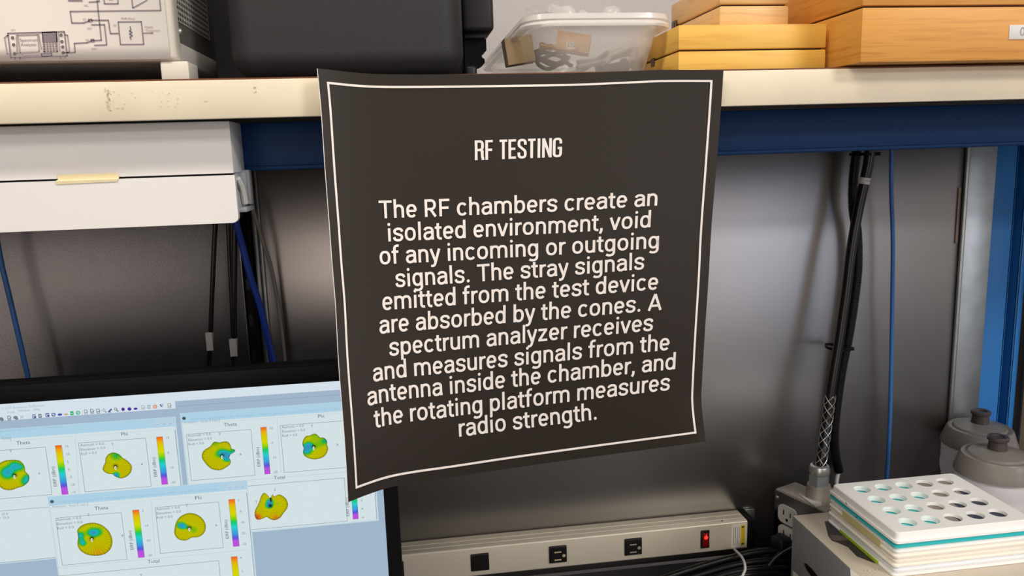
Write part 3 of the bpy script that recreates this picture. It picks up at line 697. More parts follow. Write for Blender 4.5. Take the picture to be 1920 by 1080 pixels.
for x in (0.45, 0.72):
    for y in (0.72, 0.93):
        b = MB(); b.lathe([(0.0001, 0), (0.008, 0), (0.008, PY(1613, 117.5, 0.679)[2]+0.0001-ZT)], c=(x, y, ZT), n=16); b.build('felt_foot', 'black_rubber', t)
a = PY(1893, 47, 0.6788); c = PY(1960, 73, 0.6788)
b = MB(); b.rbox(a[0], c[0], 0.6784, 0.6789, c[2], a[2], 0.0001)
V, Fs, x0, x1 = letters('0', 0, 3); p = PY(1912, 67, 0.6783); b.add([(p[0]+(x-x0)*0.011, 0.6782, p[2]+y*0.0105) for x, y in V], Fs, 1)
o = b.build('paper_label', ['tag_white', 'ink_purple'], t); o['label'] = 'white paper label with a printed digit'

# ================================================================== WHITE UNIT UNDER THE SHELF
bx1 = -0.1488; by0, by1 = 0.7225, 0.7722
zt_, zseam, zbot = 1.3835, PY(300, 331, 0.722)[2], PY(300, 423, 0.722)[2]
wu = thing('under_shelf_cabinet', 'white metal drop-front unit hung under the shelf at left', 'cabinet', (-0.5, 0.75, zbot))
b = MB(); b.rbox(-1.0, bx1, by0, by1, zseam+0.0008, zt_+0.0028, 0.0012, 2); b.build('housing', 'white_paint', wu)
b = MB(); b.rbox(-1.0, bx1+0.0012, by0-0.004, by0+0.003, zbot, zseam-0.0008, 0.0055, 5, only=lambda a, c: abs(a.y-c.y) > 0.001 and a.z < zbot+0.001); b.rbox(-1.0, bx1-0.004, by0+0.003, by0+0.012, zbot, zbot+0.006, 0.002)
b.build('flap', 'white_paint', wu)
b = MB(); b.box(-0.999, bx1-0.006, by0+0.004, by1-0.004, zbot+0.012, zseam+0.001); b.build('inner_tray', 'black_plastic', wu)
b = MB()                                   # moulded end bracket
b.rbox(bx1-0.0035, bx1+0.0005, by0+0.012, by1, zbot+0.012, zseam+0.0006, 0.001)
b.rbox(bx1-0.001, bx1+0.006, by1-0.014, by1-0.002, zbot+0.014, zseam+0.003, 0.001); b.rbox(bx1-0.001, bx1+0.004, by0+0.03, by0+0.034, zbot+0.016, zseam+0.001, 0.0008)
b.rbox(bx1-0.012, bx1+0.006, by0+0.012, by1, zbot+0.008, zbot+0.0125, 0.0012)
b.build('end_bracket', 'grey_plastic', wu)
b = MB(); b.tube([(bx1+0.0015, by0+0.006, zseam-0.004), (bx1+0.003, by0+0.012, zseam-0.012), (bx1+0.0035, by0+0.02, zbot+0.016)], 0.0028, 8); b.build('hinge_arm', 'white_plastic', wu)
b = MB(); a = PY(108, 329.5, by0); c = PY(225, 340, by0)
b.add([(a[0], by0-0.0008, a[2]+0.001), (c[0]-0.001, by0-0.0008, a[2]+0.0008), (c[0], by0-0.0008, zseam), (c[0], by0-0.0046, zseam-0.001), (c[0]-0.0006, by0-0.0046, c[2]), (a[0]-0.0005, by0-0.0046, c[2]-0.0007), (a[0]-0.001, by0-0.0046, zseam-0.001), (a[0], by0-0.0008, zseam)],
      [(0, 7, 2, 1), (7, 6, 3, 2), (6, 5, 4, 3)]); o = b.build('tape_strip', 'tape_cream', wu, smooth=False); o['label'] = 'cream masking tape across the seam'

# ================================================================== MONITOR
Ys = 0.770
mon = thing('monitor', 'black computer monitor showing antenna pattern plots, lower left', 'monitor', (-0.30, 0.80, 0.70))
sx1 = PY(724, 1000, Ys)[0]; sz1 = (PY(0, 760, Ys)[2]+PY(640, 710, Ys)[2])/2
sx0 = sx1-0.5313; sz0 = sz1-0.2989
fx0, fx1 = sx0-0.0145, PY(750.5, 1000, Ys-0.003)[0]; fz1 = PY(320, 703, Ys-0.003)[2]; fz0 = sz0-0.02
b = MB(); yf = Ys-0.0035
for (x0, x1, z0, z1) in ((fx0, sx0, fz0, fz1), (sx1, fx1, fz0, fz1), (sx0-0.001, sx1+0.001, sz1, fz1), (sx0-0.001, sx1+0.001, fz0, sz0)):
    b.rbox(x0, x1, yf, Ys+0.006, z0, z1, 0.0014)
b.build('bezel', 'black_plastic', mon)
b = MB(); b.rbox(fx0+0.0005, fx1-0.0005, Ys+0.0062, Ys+0.03, fz0+0.0005, fz1-0.0005, 0.006, 3); b.rbox(-0.42, -0.2, Ys+0.0302, Ys+0.055, fz0+0.06, fz1-0.06, 0.01, 3); b.build('back_shell', 'black_plastic', mon)
b = MB(); b.rbox(-0.335, -0.275, Ys+0.0552, Ys+0.075, 0.708, fz0+0.16, 0.004); b.build('stand_neck', 'black_plastic', mon)
b = MB(); b.rbox(-0.43, -0.18, 0.72, 0.90, 0.7002, 0.709, 0.004, 3); b.build('stand_base', 'black_plastic', mon)
# ---- what the screen shows
K = 2.0**(-EXPOSURE)
def C(r, g, bb): a = rgb((r, g, bb)); return (a[0]*K, a[1]*K, a[2]*K, 1.0)
class UI(MB):
    lay = 0
    def P(s, px, py):
        p = PY(px, py, Ys); s_ = s.lay; return (min(max(p[0], sx0), sx1), Ys+0.0012-0.00007*s_, min(max(p[2], sz0), sz1))
    def rect(s, a, c, col):
        A = s.P(*a); B = s.P(*c); y = A[1]; s.quad((A[0], y, A[2]), (A[0], y, B[2]), (B[0], y, B[2]), (B[0], y, A[2]), 0, col)
    def rectw(s, x0, x1, z0, z1, col):
        y = Ys+0.0012-0.00007*s.lay; s.quad((x0, y, z1), (x0, y, z0), (x1, y, z0), (x1, y, z1), 0, col)
    def line(s, a, c, col, w=0.00022):
        A = np.array(s.P(*a)); B = np.array(s.P(*c)); d = B-A; L = np.linalg.norm(d)
        if L < 1e-6: return
        d /= L; nn = np.array([-d[2], 0, d[0]])*w; s.quad(A+nn, A-nn, B-nn, B+nn, 0, col)
    def frame(s, a, c, col, w=0.00022):
        A = s.P(*a); B = s.P(*c); x0, x1, z1, z0 = A[0], B[0], A[2], B[2]
        s.rectw(x0-w, x1+w, z1-w, z1+w, col); s.rectw(x0-w, x1+w, z0-w, z0+w, col); s.rectw(x0-w, x0+w, z0, z1, col); s.rectw(x1-w, x1+w, z0, z1, col)
    def text(s, px, py, t, h, col, wt=0.0, rot=False, ctr=False):
        V, Fs, x0, x1 = letters(t, wt, 2); k = h*0.00052/0.727; o = s.P(px, py)
        if ctr: px0 = -(x0+x1)/2
        else: px0 = 0
        if rot: s.add([(o[0]-y*k, o[1], o[2]+(x+px0)*k) for x, y in V], Fs, 0, col)
        else: s.add([(o[0]+(x+px0)*k, o[1], o[2]+y*k) for x, y in V], Fs, 0, col)
    def disc(s, px, py, rx, ry, col, n=14):
        c = s.P(px, py); V = [(c[0]+rx*0.00052*math.cos(2*math.pi*k/n), c[1], c[2]+ry*0.00052*math.sin(2*math.pi*k/n)) for k in range(n)]
        s.add(V, [tuple(range(n))], 0, col)
CM = [(0.0, (196, 78, 222)), (0.13, (176, 84, 220)), (0.18, (92, 80, 214)), (0.26, (62, 150, 220)), (0.42, (40, 206, 206)), (0.52, (20, 200, 110)), (0.58, (120, 208, 20)), (0.68, (212, 216, 4)), (0.82, (216, 200, 6)), (0.9, (232, 172, 20)), (1.0, (240, 96, 40))]
def cmap(t, k=1.0):
    t = min(max(t, 0), 1)
    for (a, ca), (c, cc) in zip(CM, CM[1:]):
        if t <= c:
            s = (t-a)/(c-a); return C(*[(ca[i]+(cc[i]-ca[i])*s)*k for i in range(3)])
    return C(*CM[-1][1])
def bar(u, top, bot, w, labels, lab_top, step):
    n = 44; A = u.P(top[0], top[1]); B = u.P(bot[0], bot[1]); x0 = (A[0]+B[0])/2; ww = w*0.00052/2
    u.rectw(x0-ww-0.0002, x0+ww+0.0002, B[2]-0.0002, A[2]+0.0002, C(120, 120, 110)); u.lay += 1
    for k in range(n):
        z0 = B[2]+(A[2]-B[2])*k/n; z1 = B[2]+(A[2]-B[2])*(k+1)/n; u.rectw(x0-ww, x0+ww, z0, z1, cmap((k+0.5)/n))
    for k, t in enumerate(labels):
        s = k/max(1, len(labels)-1); z = A[2]+(B[2]-A[2])*(0.03+0.94*s); V, Fs, a, c = letters(t, 0.01, 2); kk = 4.6*0.00052/0.727
        u.add([(x0+ww+0.0028+x*kk, A[1], z-0.0012+y*kk) for x, y in V], Fs, 0, C(112, 122, 128))
    V, Fs, a, c = letters('EIRP (dBm)', 0.015, 2); kk = 6*0.00052/0.727; zc = (A[2]+B[2])/2
    u.add([(x0-ww-0.0034-y*kk, A[1], zc-0.006-(a+c)/2*kk+x*kk) for x, y in V], Fs, 0, C(92, 100, 106)); u.lay -= 1
def blob(u, cx, cy, outline, spots, base=0.72, hole=True, axes=True, tone=(0, 0)):
    "antenna lobe as a polar mesh inside a traced outline (scale and origin first)"
    nr, na = 20, 72; c = u.P(cx, cy); sc, ox, oy = outline[0]
    pol = sorted((math.atan2(-(y/sc+oy-cy), x/sc+ox-cx) % (2*math.pi), math.hypot(x/sc+ox-cx, y/sc+oy-cy)) for x, y in outline[1:])
    pa = np.array([p[0] for p in pol]); pr_ = np.array([p[1] for p in pol]); pa = np.r_[pa-2*math.pi, pa, pa+2*math.pi]; pr_ = np.r_[pr_, pr_, pr_]
    grid = np.linspace(0, 2*math.pi, 145)[:-1]; O = np.interp(grid, pa, pr_); O = (np.roll(O, 2)+2*np.roll(O, 1)+2*O+2*np.roll(O, -1)+np.roll(O, -2))/8
    def R(a): return float(np.interp(a % (2*math.pi), np.r_[grid, 2*math.pi], np.r_[O, O[0]]))
    k = 0.00052
    def pt(rho, a): r = R(a)*rho*k; return (c[0]+r*math.cos(a), c[1], c[2]+r*math.sin(a))
    n0 = 26; u.add([(c[0]+(R(2*math.pi*j/72)+0.9)*k*math.cos(2*math.pi*j/72), c[1]+0.00003, c[2]+(R(2*math.pi*j/72)+0.9)*k*math.sin(2*math.pi*j/72)) for j in range(72)], [tuple(range(72))], 0, C(112, 112, 40))
    for i in range(nr):
        for j in range(na):
            r0, r1 = i/nr, (i+1)/nr; a0, a1 = 2*math.pi*j/na, 2*math.pi*(j+1)/na; am = (a0+a1)/2; rm = (r0+r1)/2; rp = R(am)*rm
            x, y = rp*math.cos(am), rp*math.sin(am)
            v = base+tone[0]*x+tone[1]*y
            for sx, sy, ss, dv in spots: v += dv*math.exp(-((x-sx)**2+(y-sy)**2)/(2*ss*ss))
            v = max(v, 0.32)
            dk = 0.96-0.8*math.exp(-(rp/3.4)**2)-0.28*max(0, (rm-0.86)/0.14)**2
            rl = r0+(r1-r0)*0.22; al = a0+(a1-a0)*(0.16 if j % 2 == 0 else 0)
            u.add([pt(r0, a0), pt(rl, a0), pt(rl, a1), pt(r0, a1)], [(0, 1, 2, 3)], 0, cmap(v, dk*0.62))
            if al > a0: u.add([pt(rl, a0), pt(r1, a0), pt(r1, al), pt(rl, al)], [(0, 1, 2, 3)], 0, cmap(v, dk*0.58))
            u.add([pt(rl, al), pt(r1, al), pt(r1, a1), pt(rl, a1)], [(0, 1, 2, 3)], 0, cmap(v, dk))
    if axes:
        rx, rz = R(0)*k, R(math.pi/2)*k; y = c[1]; pk = C(222, 190, 200)
        u.rectw(c[0]+rx, c[0]+rx+0.009, c[2]-0.0001, c[2]+0.0001, pk); u.rectw(c[0]-0.0001, c[0]+0.0001, c[2]+rz, c[2]+rz+0.0075, pk)
        V, Fs, a, b_ = letters('x', 0.01, 2); u.add([(c[0]+rx+0.0095+x*0.0042, y, c[2]-0.001+yy*0.0042) for x, yy in V], Fs, 0, C(110, 118, 126))
        V, Fs, a, b_ = letters('Y', 0.01, 2); u.add([(c[0]-0.0014+x*0.0038, y, c[2]+rz+0.0078+yy*0.0038) for x, yy in V], Fs, 0, C(110, 118, 126))
    if hole:
        u.lay += 1; u.disc(cx, cy+3, 2.0, 3.8, C(236, 238, 236)); u.lay += 1; u.disc(cx+0.4, cy+3, 1.0, 2.4, C(150, 150, 150)); u.lay -= 2

WHITE = C(214, 228, 233); PANE = C(211, 225, 229); PLOT = C(214, 229, 234); TITLE = C(173, 208, 228); DESK = C(160, 181, 202); INK = C(92, 102, 112); LINE = C(136, 148, 152); PALE = C(186, 200, 206)
u = UI(); u.rectw(sx0, sx1, sz0, sz1, DESK); scr = u.build('screen', 'screen_pixels', mon, smooth=False)
# menu band and tool buttons
u = UI(); u.lay = 1; zt0 = u.P(328, 753)[2]; zt1 = u.P(328, 766.5)[2]; xb = u.P(328, 760)[0]
u.rectw(sx0, sx1, zt0, sz1, C(212, 224, 234)); u.rectw(sx0, xb, zt1, zt0+0.0001, C(212, 224, 234))
u.lay = 2; zz = u.P(480, 752)[2]; u.rectw(xb, sx1, zz-0.0002, zz+0.0002, C(140, 158, 178))
fa = C(176, 190, 198)
u.text(2, 768.5, 'n and Analysis Software', 5.2, fa); u.text(-8, 776.5, 'ew', 4, C(150, 164, 174)); u.text(12, 775.5, 'Tools', 4, C(150, 164, 174)); u.text(33, 773, 'Window', 4, C(150, 164, 174)); u.text(62, 770.5, 'Help', 4, C(150, 164, 174))
gr, nv, pu = C(120, 128, 140), C(84, 92, 150), C(76, 44, 150)
for (x, y, kind, col) in ((1, 786, 'pill', gr), (16, 784.5, 'page', gr), (28, 783.5, 'pill', gr), (40, 782.5, 'x', C(176, 196, 200)), (63, 781.5, 'grid', nv), (74, 780.5, 'solid', gr), (88, 779, 'grid', nv), (99.5, 778, 'ring', nv),
                          (111.5, 777, 'cap', C(60, 84, 170)), (123, 777.5, 'dash', C(206, 160, 90)), (134, 775.5, 'solid', C(50, 176, 122)), (145.5, 774.5, 'ring', C(40, 170, 120)), (160, 773, 'page', C(150, 160, 172)), (171.5, 772, 'page', gr),
                          (183, 771.5, 'page', gr), (195, 770.5, 'glass', C(164, 172, 182)), (205.5, 770.5, 'pen', nv), (217, 768.5, 'glass', gr), (230, 768, 'tall', pu), (242, 767.5, 'disc', pu), (253.5, 767, 'flat', pu),
                          (267.5, 764.5, 'page', C(172, 182, 190)), (278.5, 763.5, 'solid', C(176, 186, 192)), (290, 763, 'stop', C(214, 130, 84)), (304, 761.5, 'q', nv), (317, 761, 'page', C(150, 160, 130))):
    if kind == 'pill': u.disc(x, y, 4, 3, col); u.disc(x+2, y+2, 3, 2.4, col)
    elif kind == 'page': u.frame((x-3, y-3.5), (x+3, y+3.5), col, 0.0003); u.line((x-1, y+2), (x+4, y-1), col, 0.0004)
    elif kind == 'grid': u.rect((x-4, y-3.5), (x+4, y+3.5), col); u.lay += 1; u.line((x-3, y-1), (x+3, y-1.5), WHITE, 0.0003); u.line((x-1, y-1), (x-1, y+3), WHITE, 0.0003); u.lay -= 1
    elif kind == 'solid': u.rect((x-3.6, y-3.5), (x+3.6, y+3.5), col); u.lay += 1; u.line((x-1.5, y), (x+1.5, y), C(200, 224, 220), 0.0005); u.lay -= 1
    elif kind in ('ring', 'stop'): u.disc(x, y, 3.8, 3.8, col); u.lay += 1; u.disc(x, y, 2.3, 2.3, WHITE); u.line((x-2, y+2), (x+2, y-2), col, 0.0005); u.lay -= 1
    elif kind == 'cap': u.disc(x, y+1, 4, 2.4, col); u.disc(x-1, y-1.5, 2, 1.6, PALE)
    elif kind == 'dash': u.disc(x, y, 3.6, 1.5, col)
    elif kind == 'glass': u.disc(x-1, y-1, 2.8, 2.8, col); u.line((x, y), (x+4, y+4), col, 0.0006); u.lay += 1; u.disc(x-1, y-1, 1.5, 1.5, WHITE); u.lay -= 1
    elif kind == 'pen': u.line((x-3, y+3), (x+3, y-3), col, 0.0008); u.line((x-3.5, y+3), (x+2, y+3), gr, 0.0003)
    elif kind == 'tall': u.disc(x, y, 2.9, 3.4, col)
    elif kind == 'disc': u.disc(x, y, 3.5, 3.3, col)
    elif kind == 'flat': u.disc(x, y, 3.6, 2.2, col)
    elif kind == 'x': u.line((x-3, y-2.5), (x+3, y+2.5), col, 0.0004); u.line((x-3, y+2.5), (x+3, y-2.5), col, 0.0004)
    elif kind == 'q': u.text(x-4, y+3, '▸?', 6.5, col, 0.02) if False else u.text(x-1, y+3, '?', 6.5, col, 0.03); u.line((x-4, y-3), (x-1.5, y+2), col, 0.0006)
for x, y in ((9, 786), (51, 782), (55, 781), (81, 780), (117, 777), (153, 774), (189, 771), (223.5, 768), (261, 766), (298, 762.5)): u.line((x, y-4), (x+0.3, y+4), C(190, 202, 208), 0.00012)
u.build('tool_bar', 'screen_pixels', scr, smooth=False)

def angles3(u, x, y, s=5.0):
    for k, t in enumerate(('Azimuth = 0.0', 'Elevation = 0.0', 'Roll = 0.0')): u.text(x+k*0.4, y+k*8.0, t, s, C(122, 134, 140), 0.008)
def window(u, tl, tr, title_h, body_bot_z, tx):
    A = u.P(*tl); B = u.P(*tr); x0, x1, z1 = A[0], B[0], (A[2]+B[2])/2
    u.rectw(x0, x1, body_bot_z, z1, C(196, 216, 226)); u.lay += 1
    zt = z1-title_h*0.00052; u.rectw(x0+0.0006, x1-0.0006, zt, z1-0.0003, TITLE); u.rectw(x0+0.0016, x1-0.0016, body_bot_z+0.0016, zt, PANE); u.lay += 1
    y = Ys+0.0012-0.00007*u.lay
    V, Fs, a, c = letters(tx, 0, 2); k = 4.2*0.00052/0.727; u.add([(x0+0.010+x*k, y, zt+0.0018+yy*k) for x, yy in V], Fs, 0, C(150, 186, 208))
    for k, (t, w) in enumerate((('–', 10), ('□', 10), ('x', 12))):
        xx = x1-0.0205+k*0.0062; u.rectw(xx, xx+0.0058, zt+0.0012, z1-0.001, C(182, 208, 224)); u.rectw(xx+0.0018, xx+0.004, zt+0.0025, zt+0.0033, C(140, 170, 192))
    u.rectw(x1-0.0021, x1-0.0016, body_bot_z+0.0016, zt-0.004, C(120, 140, 156))
    return x0, x1, z1, zt
def tabs(u, px, py):
    for t, x in (('Parameters', 0), ('Graph', 31), ('Table', 51)): u.text(px+x, py-x*0.07, t, 3.7, C(150, 162, 168))
    for x in (48, 66): u.line((px+x, py-7-x*0.07), (px+x+0.4, py+1-x*0.07), C(150, 162, 168), 0.0002)

# ---- left window
u = UI(); u.lay = 1; W1b = (u.P(0, 1060)[2]+u.P(96, 1048)[2])/2
window(u, (-188, 822), (328, 779), 19, W1b, ''); u.text(-30, 813, 'test_rod_rotate_azimuth 2024-11-19 16 17 11.227 final fix.raw', 3.6, C(146, 184, 206))
zl = u.P(200, 814)[2]; u.rectw(u.P(-185, 840)[0], u.P(326, 800)[0], zl-0.0001, zl+0.0001, C(180, 196, 204))
u.line((140, 820), (148, 927), C(190, 204, 208)); zl = (u.P(0, 946)[2]+u.P(88, 937)[2])/2
u.lay += 1
u.text(43, 834, 'Theta', 7.0, INK, 0.03, ctr=True); u.text(233, 817.5, 'Phi', 7.0, INK, 0.03, ctr=True)
u.frame((-88, 852), (97, 928), LINE); u.frame((146.5, 831.5), (283, 912.5), LINE)
tbx = u.P(19, 828); u.text(2, 825, 'Table', 4.6, C(150, 162, 168)); u.line((19, 819), (19.5, 828), C(150, 162, 168))
bar(u, (112.5, 835.5), (117.5, 928), 11, ['15', '10', '5', '0', '-5', '-10', '-15'], 0, 0); bar(u, (300.5, 819.5), (306.5, 909), 11, ['15', '0', '-10', '-20'], 0, 0)
angles3(u, 150, 838)
u.text(-6, 861, '0', 5, C(122, 134, 140))
blob(u, 26.5, 892, [(5.4, 0, 740), (-30, 800), (-15, 720), (50, 670), (130, 658), (210, 675), (240, 720), (240, 790), (275, 840), (265, 890), (220, 930), (150, 950), (90, 970), (20, 955), (-20, 900)],
     [(-12, 6, 9, -0.42), (2, 19, 7, -0.3), (13, 15, 6, -0.22), (17, -14, 7, -0.3), (22, -5, 5, -0.2)], 0.76)
blob(u, 216, 875, [(5.4, 0, 740), (1080, 650), (1110, 600), (1160, 582), (1210, 605), (1240, 650), (1290, 690), (1320, 750), (1300, 810), (1250, 850), (1200, 860), (1160, 840), (1130, 805), (1080, 795), (1042, 755), (1060, 710), (1080, 680)],
     [(-1, -18, 4.5, -0.5), (2, 22, 9, -0.2), (8, 18, 6, -0.05)], 0.76)
zl2 = (u.P(0, 955)[2]+u.P(88, 947)[2])/2; u.frame((-186, 975), (105, 1046), LINE); u.text(2, 967, '22.0', 4.6, C(122, 134, 140), 0.01); u.text(4, 974, '75.0', 4.6, C(122, 134, 140), 0.01); u.text(-3, 974, '=', 4.6, C(122, 134, 140), 0.01)
u.rectw(u.P(-185, 950)[0], u.P(326, 920)[0], u.P(88, 938)[2]-0.0001, u.P(88, 938)[2]+0.0001, C(190, 204, 208))
u.build('plot_window', 'screen_pixels', scr, smooth=False)['label'] = 'left plot window with two lobes'
# ---- right window
u = UI(); u.lay = 1; wb_ = u.P(696, 978.5)[2]
window(u, (337, 778.5), (695, 747), 19, wb_, 'LHCP pilot testing 2024-11-19 - RF testing data \\ telematics_gain test_rod_position 2024-11-19 16 27 22.345 final.raw')
u.disc(344.5, 785, 3.4, 3.2, C(70, 84, 90)); tabs(u, 345, 795); u.lay += 1
zl = u.P(430, 790)[2]; u.rectw(u.P(340, 800)[0], u.P(693, 770)[0], zl-0.0001, zl+0.0001, C(180, 196, 204)); u.line((519, 785), (526.5, 887), C(190, 204, 208))
u.text(432, 799.5, 'Theta', 7.0, INK, 0.03, ctr=True); u.text(602, 784, 'Phi', 7.0, INK, 0.03, ctr=True)
u.frame((349, 815), (478, 892), LINE); u.frame((525, 798.5), (662, 876), LINE)
zl = u.P(478, 900)[2]; u.rectw(u.P(340, 905)[0], u.P(693, 880)[0], zl-0.0001, zl+0.0001, C(160, 176, 182))
u.text(524, 899, 'Total', 7.0, INK, 0.02, ctr=True); u.frame((360, 921), (651, 977.5), LINE)
bar(u, (495, 801.5), (500, 889.5), 10.5, ['10', '-5', '-15', '-25'], 0, 0); bar(u, (663, 905), (666, 974), 10.5, ['6', '2', '-2', '-4', '-6'], 0, 0)
angles3(u, 352, 820); angles3(u, 528, 804)
blob(u, 416, 855, [(4.155, 320, 740), (322, 395), (350, 358), (390, 372), (450, 365), (470, 400), (470, 430), (505, 440), (495, 460), (460, 470), (445, 500), (458, 515), (455, 548), (420, 575), (370, 597), (310, 580), (270, 530), (245, 475), (260, 430), (300, 405)],
     [(11, -1, 6.5, -0.42), (1, 6, 6, -0.3), (-9, 3, 6, -0.12), (24, 8, 5, -0.24), (-10, 26, 6, -0.14), (8, -7, 5, -0.2)], 0.74)
blob(u, 588, 838, [(4.155, 320, 740), (1030, 375), (1060, 315), (1095, 315), (1130, 298), (1165, 340), (1200, 340), (1220, 370), (1215, 400), (1224, 430), (1190, 495), (1140, 512), (1080, 505), (1035, 475), (1028, 440), (1040, 415), (1030, 390)],
     [(-14, -4, 7.5, -0.45), (-8, 3, 5, -0.25), (9, 3, 7, -0.12), (23, 10, 6, -0.22), (5, 24, 9, -0.12)], 0.73)
blob(u, 506.5, 949, [(4.155, 320, 740), (720, 770), (735, 750), (800, 755), (803, 805), (780, 825), (850, 778), (900, 820), (913, 860), (905, 900), (870, 940), (840, 980), (800, 995), (770, 985), (740, 955), (700, 975), (660, 980), (648, 940), (680, 860), (700, 820)],
     [(-2, 2, 5, -0.45), (0, 10, 4, -0.35), (14, 3, 4, -0.1), (-27, -22, 8, 0.26), (8, -27, 8, 0.2)], 0.74, hole=False, axes=False)
u.lay += 1; u.disc(507.5, 937.5, 2.2, 5, C(40, 60, 50)); u.text(513, 921, 'Z', 5, C(140, 130, 140)); u.text(478, 944, 'Y', 5, C(120, 120, 130)); u.line((479, 946), (486, 944), C(222, 190, 200)); u.lay -= 1
u.build('plot_window', 'screen_pixels', scr, smooth=False)['label'] = 'right plot window with three lobes'
# ---- front window
u = UI(); u.lay = 7
window(u, (88, 935), (463, 897), 19, sz0+0.001, 'LHCP pilot setting phone 16-27 - RF testing data \\ high500_gain test_position 2024-11-19 16 38 41.125 final fix.raw')
u.disc(97, 941, 3.6, 3.4, C(88, 98, 104)); tabs(u, 97.5, 952.5); u.lay += 1
zl = u.P(190, 946)[2]; u.rectw(u.P(95, 955)[0], u.P(461, 915)[0], zl-0.0001, zl+0.0001, C(180, 196, 204)); u.line((283, 938), (291, 1044), C(190, 204, 208))
u.text(190, 956, 'Theta', 7.2, INK, 0.03, ctr=True); u.text(372, 937, 'Phi', 7.2, INK, 0.03, ctr=True)
u.frame((104, 972), (238, 1049), LINE); u.frame((290.5, 952), (418.5, 1027), LINE)
bar(u, (257, 956.5), (262, 1046), 11.5, ['5', '-10', '-20', '-30'], 0, 0); bar(u, (436.5, 936.5), (440.5, 1025), 11.5, ['5', '-5', '-15', '-25', '-35'], 0, 0)
angles3(u, 106, 977.5, 5.2); angles3(u, 292.5, 957.5, 5.2)
blob(u, 172, 1010, [(4.8, 80, 890), (330, 520), (325, 490), (360, 450), (430, 428), (510, 440), (570, 490), (605, 560), (610, 630), (590, 690), (540, 735), (450, 745), (380, 725), (330, 680), (315, 630), (320, 590), (330, 560)],
     [(2, 11, 6.5, -0.4), (14, 12, 7, -0.2), (-20, 8, 6, -0.32), (-17, -7, 5.5, -0.36), (-8, 0, 5, 0.1), (8, -30, 10, 0.1)], 0.75, tone=(0, -0.001))
blob(u, 355, 990, [(4.8, 80, 890), (1195, 470), (1215, 410), (1260, 360), (1325, 338), (1390, 355), (1445, 410), (1463, 480), (1450, 530), (1410, 570), (1370, 578), (1330, 572), (1270, 600), (1210, 580), (1185, 530)],
     [(-14, 6, 4.8, -0.42), (-7, 3, 4, -0.2), (7, -5, 7, -0.16), (-20, 8, 5, -0.1)], 0.75)
zl = (u.P(105, 1070)[2]+u.P(464, 1027)[2])/2; u.rectw(u.P(92, 1072)[0], u.P(461, 1030)[0], zl-0.0001, zl+0.0001, C(160, 176, 182))
u.text(288, 1056, 'Total', 7.2, INK, 0.02, ctr=True); u.frame((106, 1081), (423, 1180), LINE); u.text(262, 1082, 'Y', 6, C(150, 120, 130))
bar(u, (441, 1044), (447, 1150), 11.5, ['4', '2', '0', '-2', '-4'], 0, 0)
u.build('plot_window', 'screen_pixels', scr, smooth=False)['label'] = 'front plot window overlapping both others'

# ================================================================== POWER STRIP
py0, py1 = 1.06, 1.0995; pz1 = 0.7785; pzb = 0.7325; pxr = PY(1401, 1000, py0)[0]; pxl = -0.17
ps = thing('power_strip', 'long silver power strip with black outlets and red lit switch', 'power strip', ((pxl+pxr)/2, 1.08, pzb))
b = MB(); b.rbox(pxl, pxr, py0, py1, pzb, pz1, 0.0028, 4, only=lambda a, c: abs(a.x-c.x) > 0.1)
b.box(pxl, pxr-0.0005, py0+0.0115, py0+0.0135, pz1, pz1+0.0006); b.box(pxl, pxr-0.0005, py0+0.0235, py0+0.0255, pz1, pz1+0.0006)
b.build('housing', 'aluminium', ps)
b = MB(); b.rbox(pxr, pxr+0.0125, py0+0.001, py1-0.001, pzb+0.0005, pz1+0.0008, 0.003); b.lathe([(0.0001, 0.004), (0.013, 0.003), (0.015, 0)], n=20, M=Matrix.Rotation(math.radians(90), 4, 'Y'), c=(pxr+0.0124, py0+0.02, pzb+0.02)); b.build('end_cap', 'black_plastic', ps)
b = MB(); q = PY(1415, 953, 1.099); b.rbox(pxr+0.0126, pxr+0.03, 1.097, 1.0997, pzb+0.006, q[2]+0.0, 0.0008); b.build('mounting_ear', 'galvanised', ps)
b = MB(); b.lathe([(0.0001, 0.0006), (0.0012, 0.0004), (0.0016, 0)], c=(*PY(1354, 973.5, py0+0.008)[:2], pz1), n=10); b.build('rivet', 'slot_dark', ps)
def outlet(px, py, slots, plug=False):
    c = PY(px, py, py0); h = 0.0136; zc = (pz1+pzb)/2-0.0003
    b = MB(); b.rbox(c[0]-h, c[0]+h, py0-0.0022, py0+0.001, zc-h, zc+h, 0.0012); o = b.build('outlet', 'outlet_black', ps)
    b = MB(); b.rbox(c[0]-0.0118, c[0]+0.0118, py0-0.0028, py0-0.002, zc-0.0118, zc+0.0118, 0.0006, 1, m=0)
    for dz in (0.0042, -0.0082): b.rbox(c[0]-0.0058, c[0]+0.0048, py0-0.0031, py0-0.0027, zc+dz-0.0011, zc+dz+0.0011, 0.0002, 1, m=1)
    b.lathe([(0.0001, 0.0004), (0.0026, 0.0004), (0.0026, 0)], n=12, M=Matrix.Rotation(math.radians(90), 4, 'X'), c=(c[0]+0.0088, py0-0.0027, zc-0.002), m=1)
    b.build('socket_face', ['outlet_black', slots], o)
for px, py, s in ((740, 1072, 'slot_dark'), (900, 1056, 'slot_dark'), (1046, 1042, 'outlet_slot_brass'), (1187, 1027, 'cable_grey')): outlet(px, py, s)
c = PY(1321.5, 1012, py0); zc = (pz1+pzb)/2
b = MB(); b.rbox(c[0]-0.0069, c[0]+0.0069, py0-0.0022, py0+0.001, zc-0.0145, zc+0.0145, 0.001); sw = b.build('switch', 'outlet_black', ps)
b = MB(); b.rbox(c[0]-0.0047, c[0]+0.0047, py0-0.0042, py0-0.002, zc-0.0115, zc+0.0115, 0.001); o = b.build('rocker', 'rocker_red', sw); o['label'] = 'translucent red rocker'
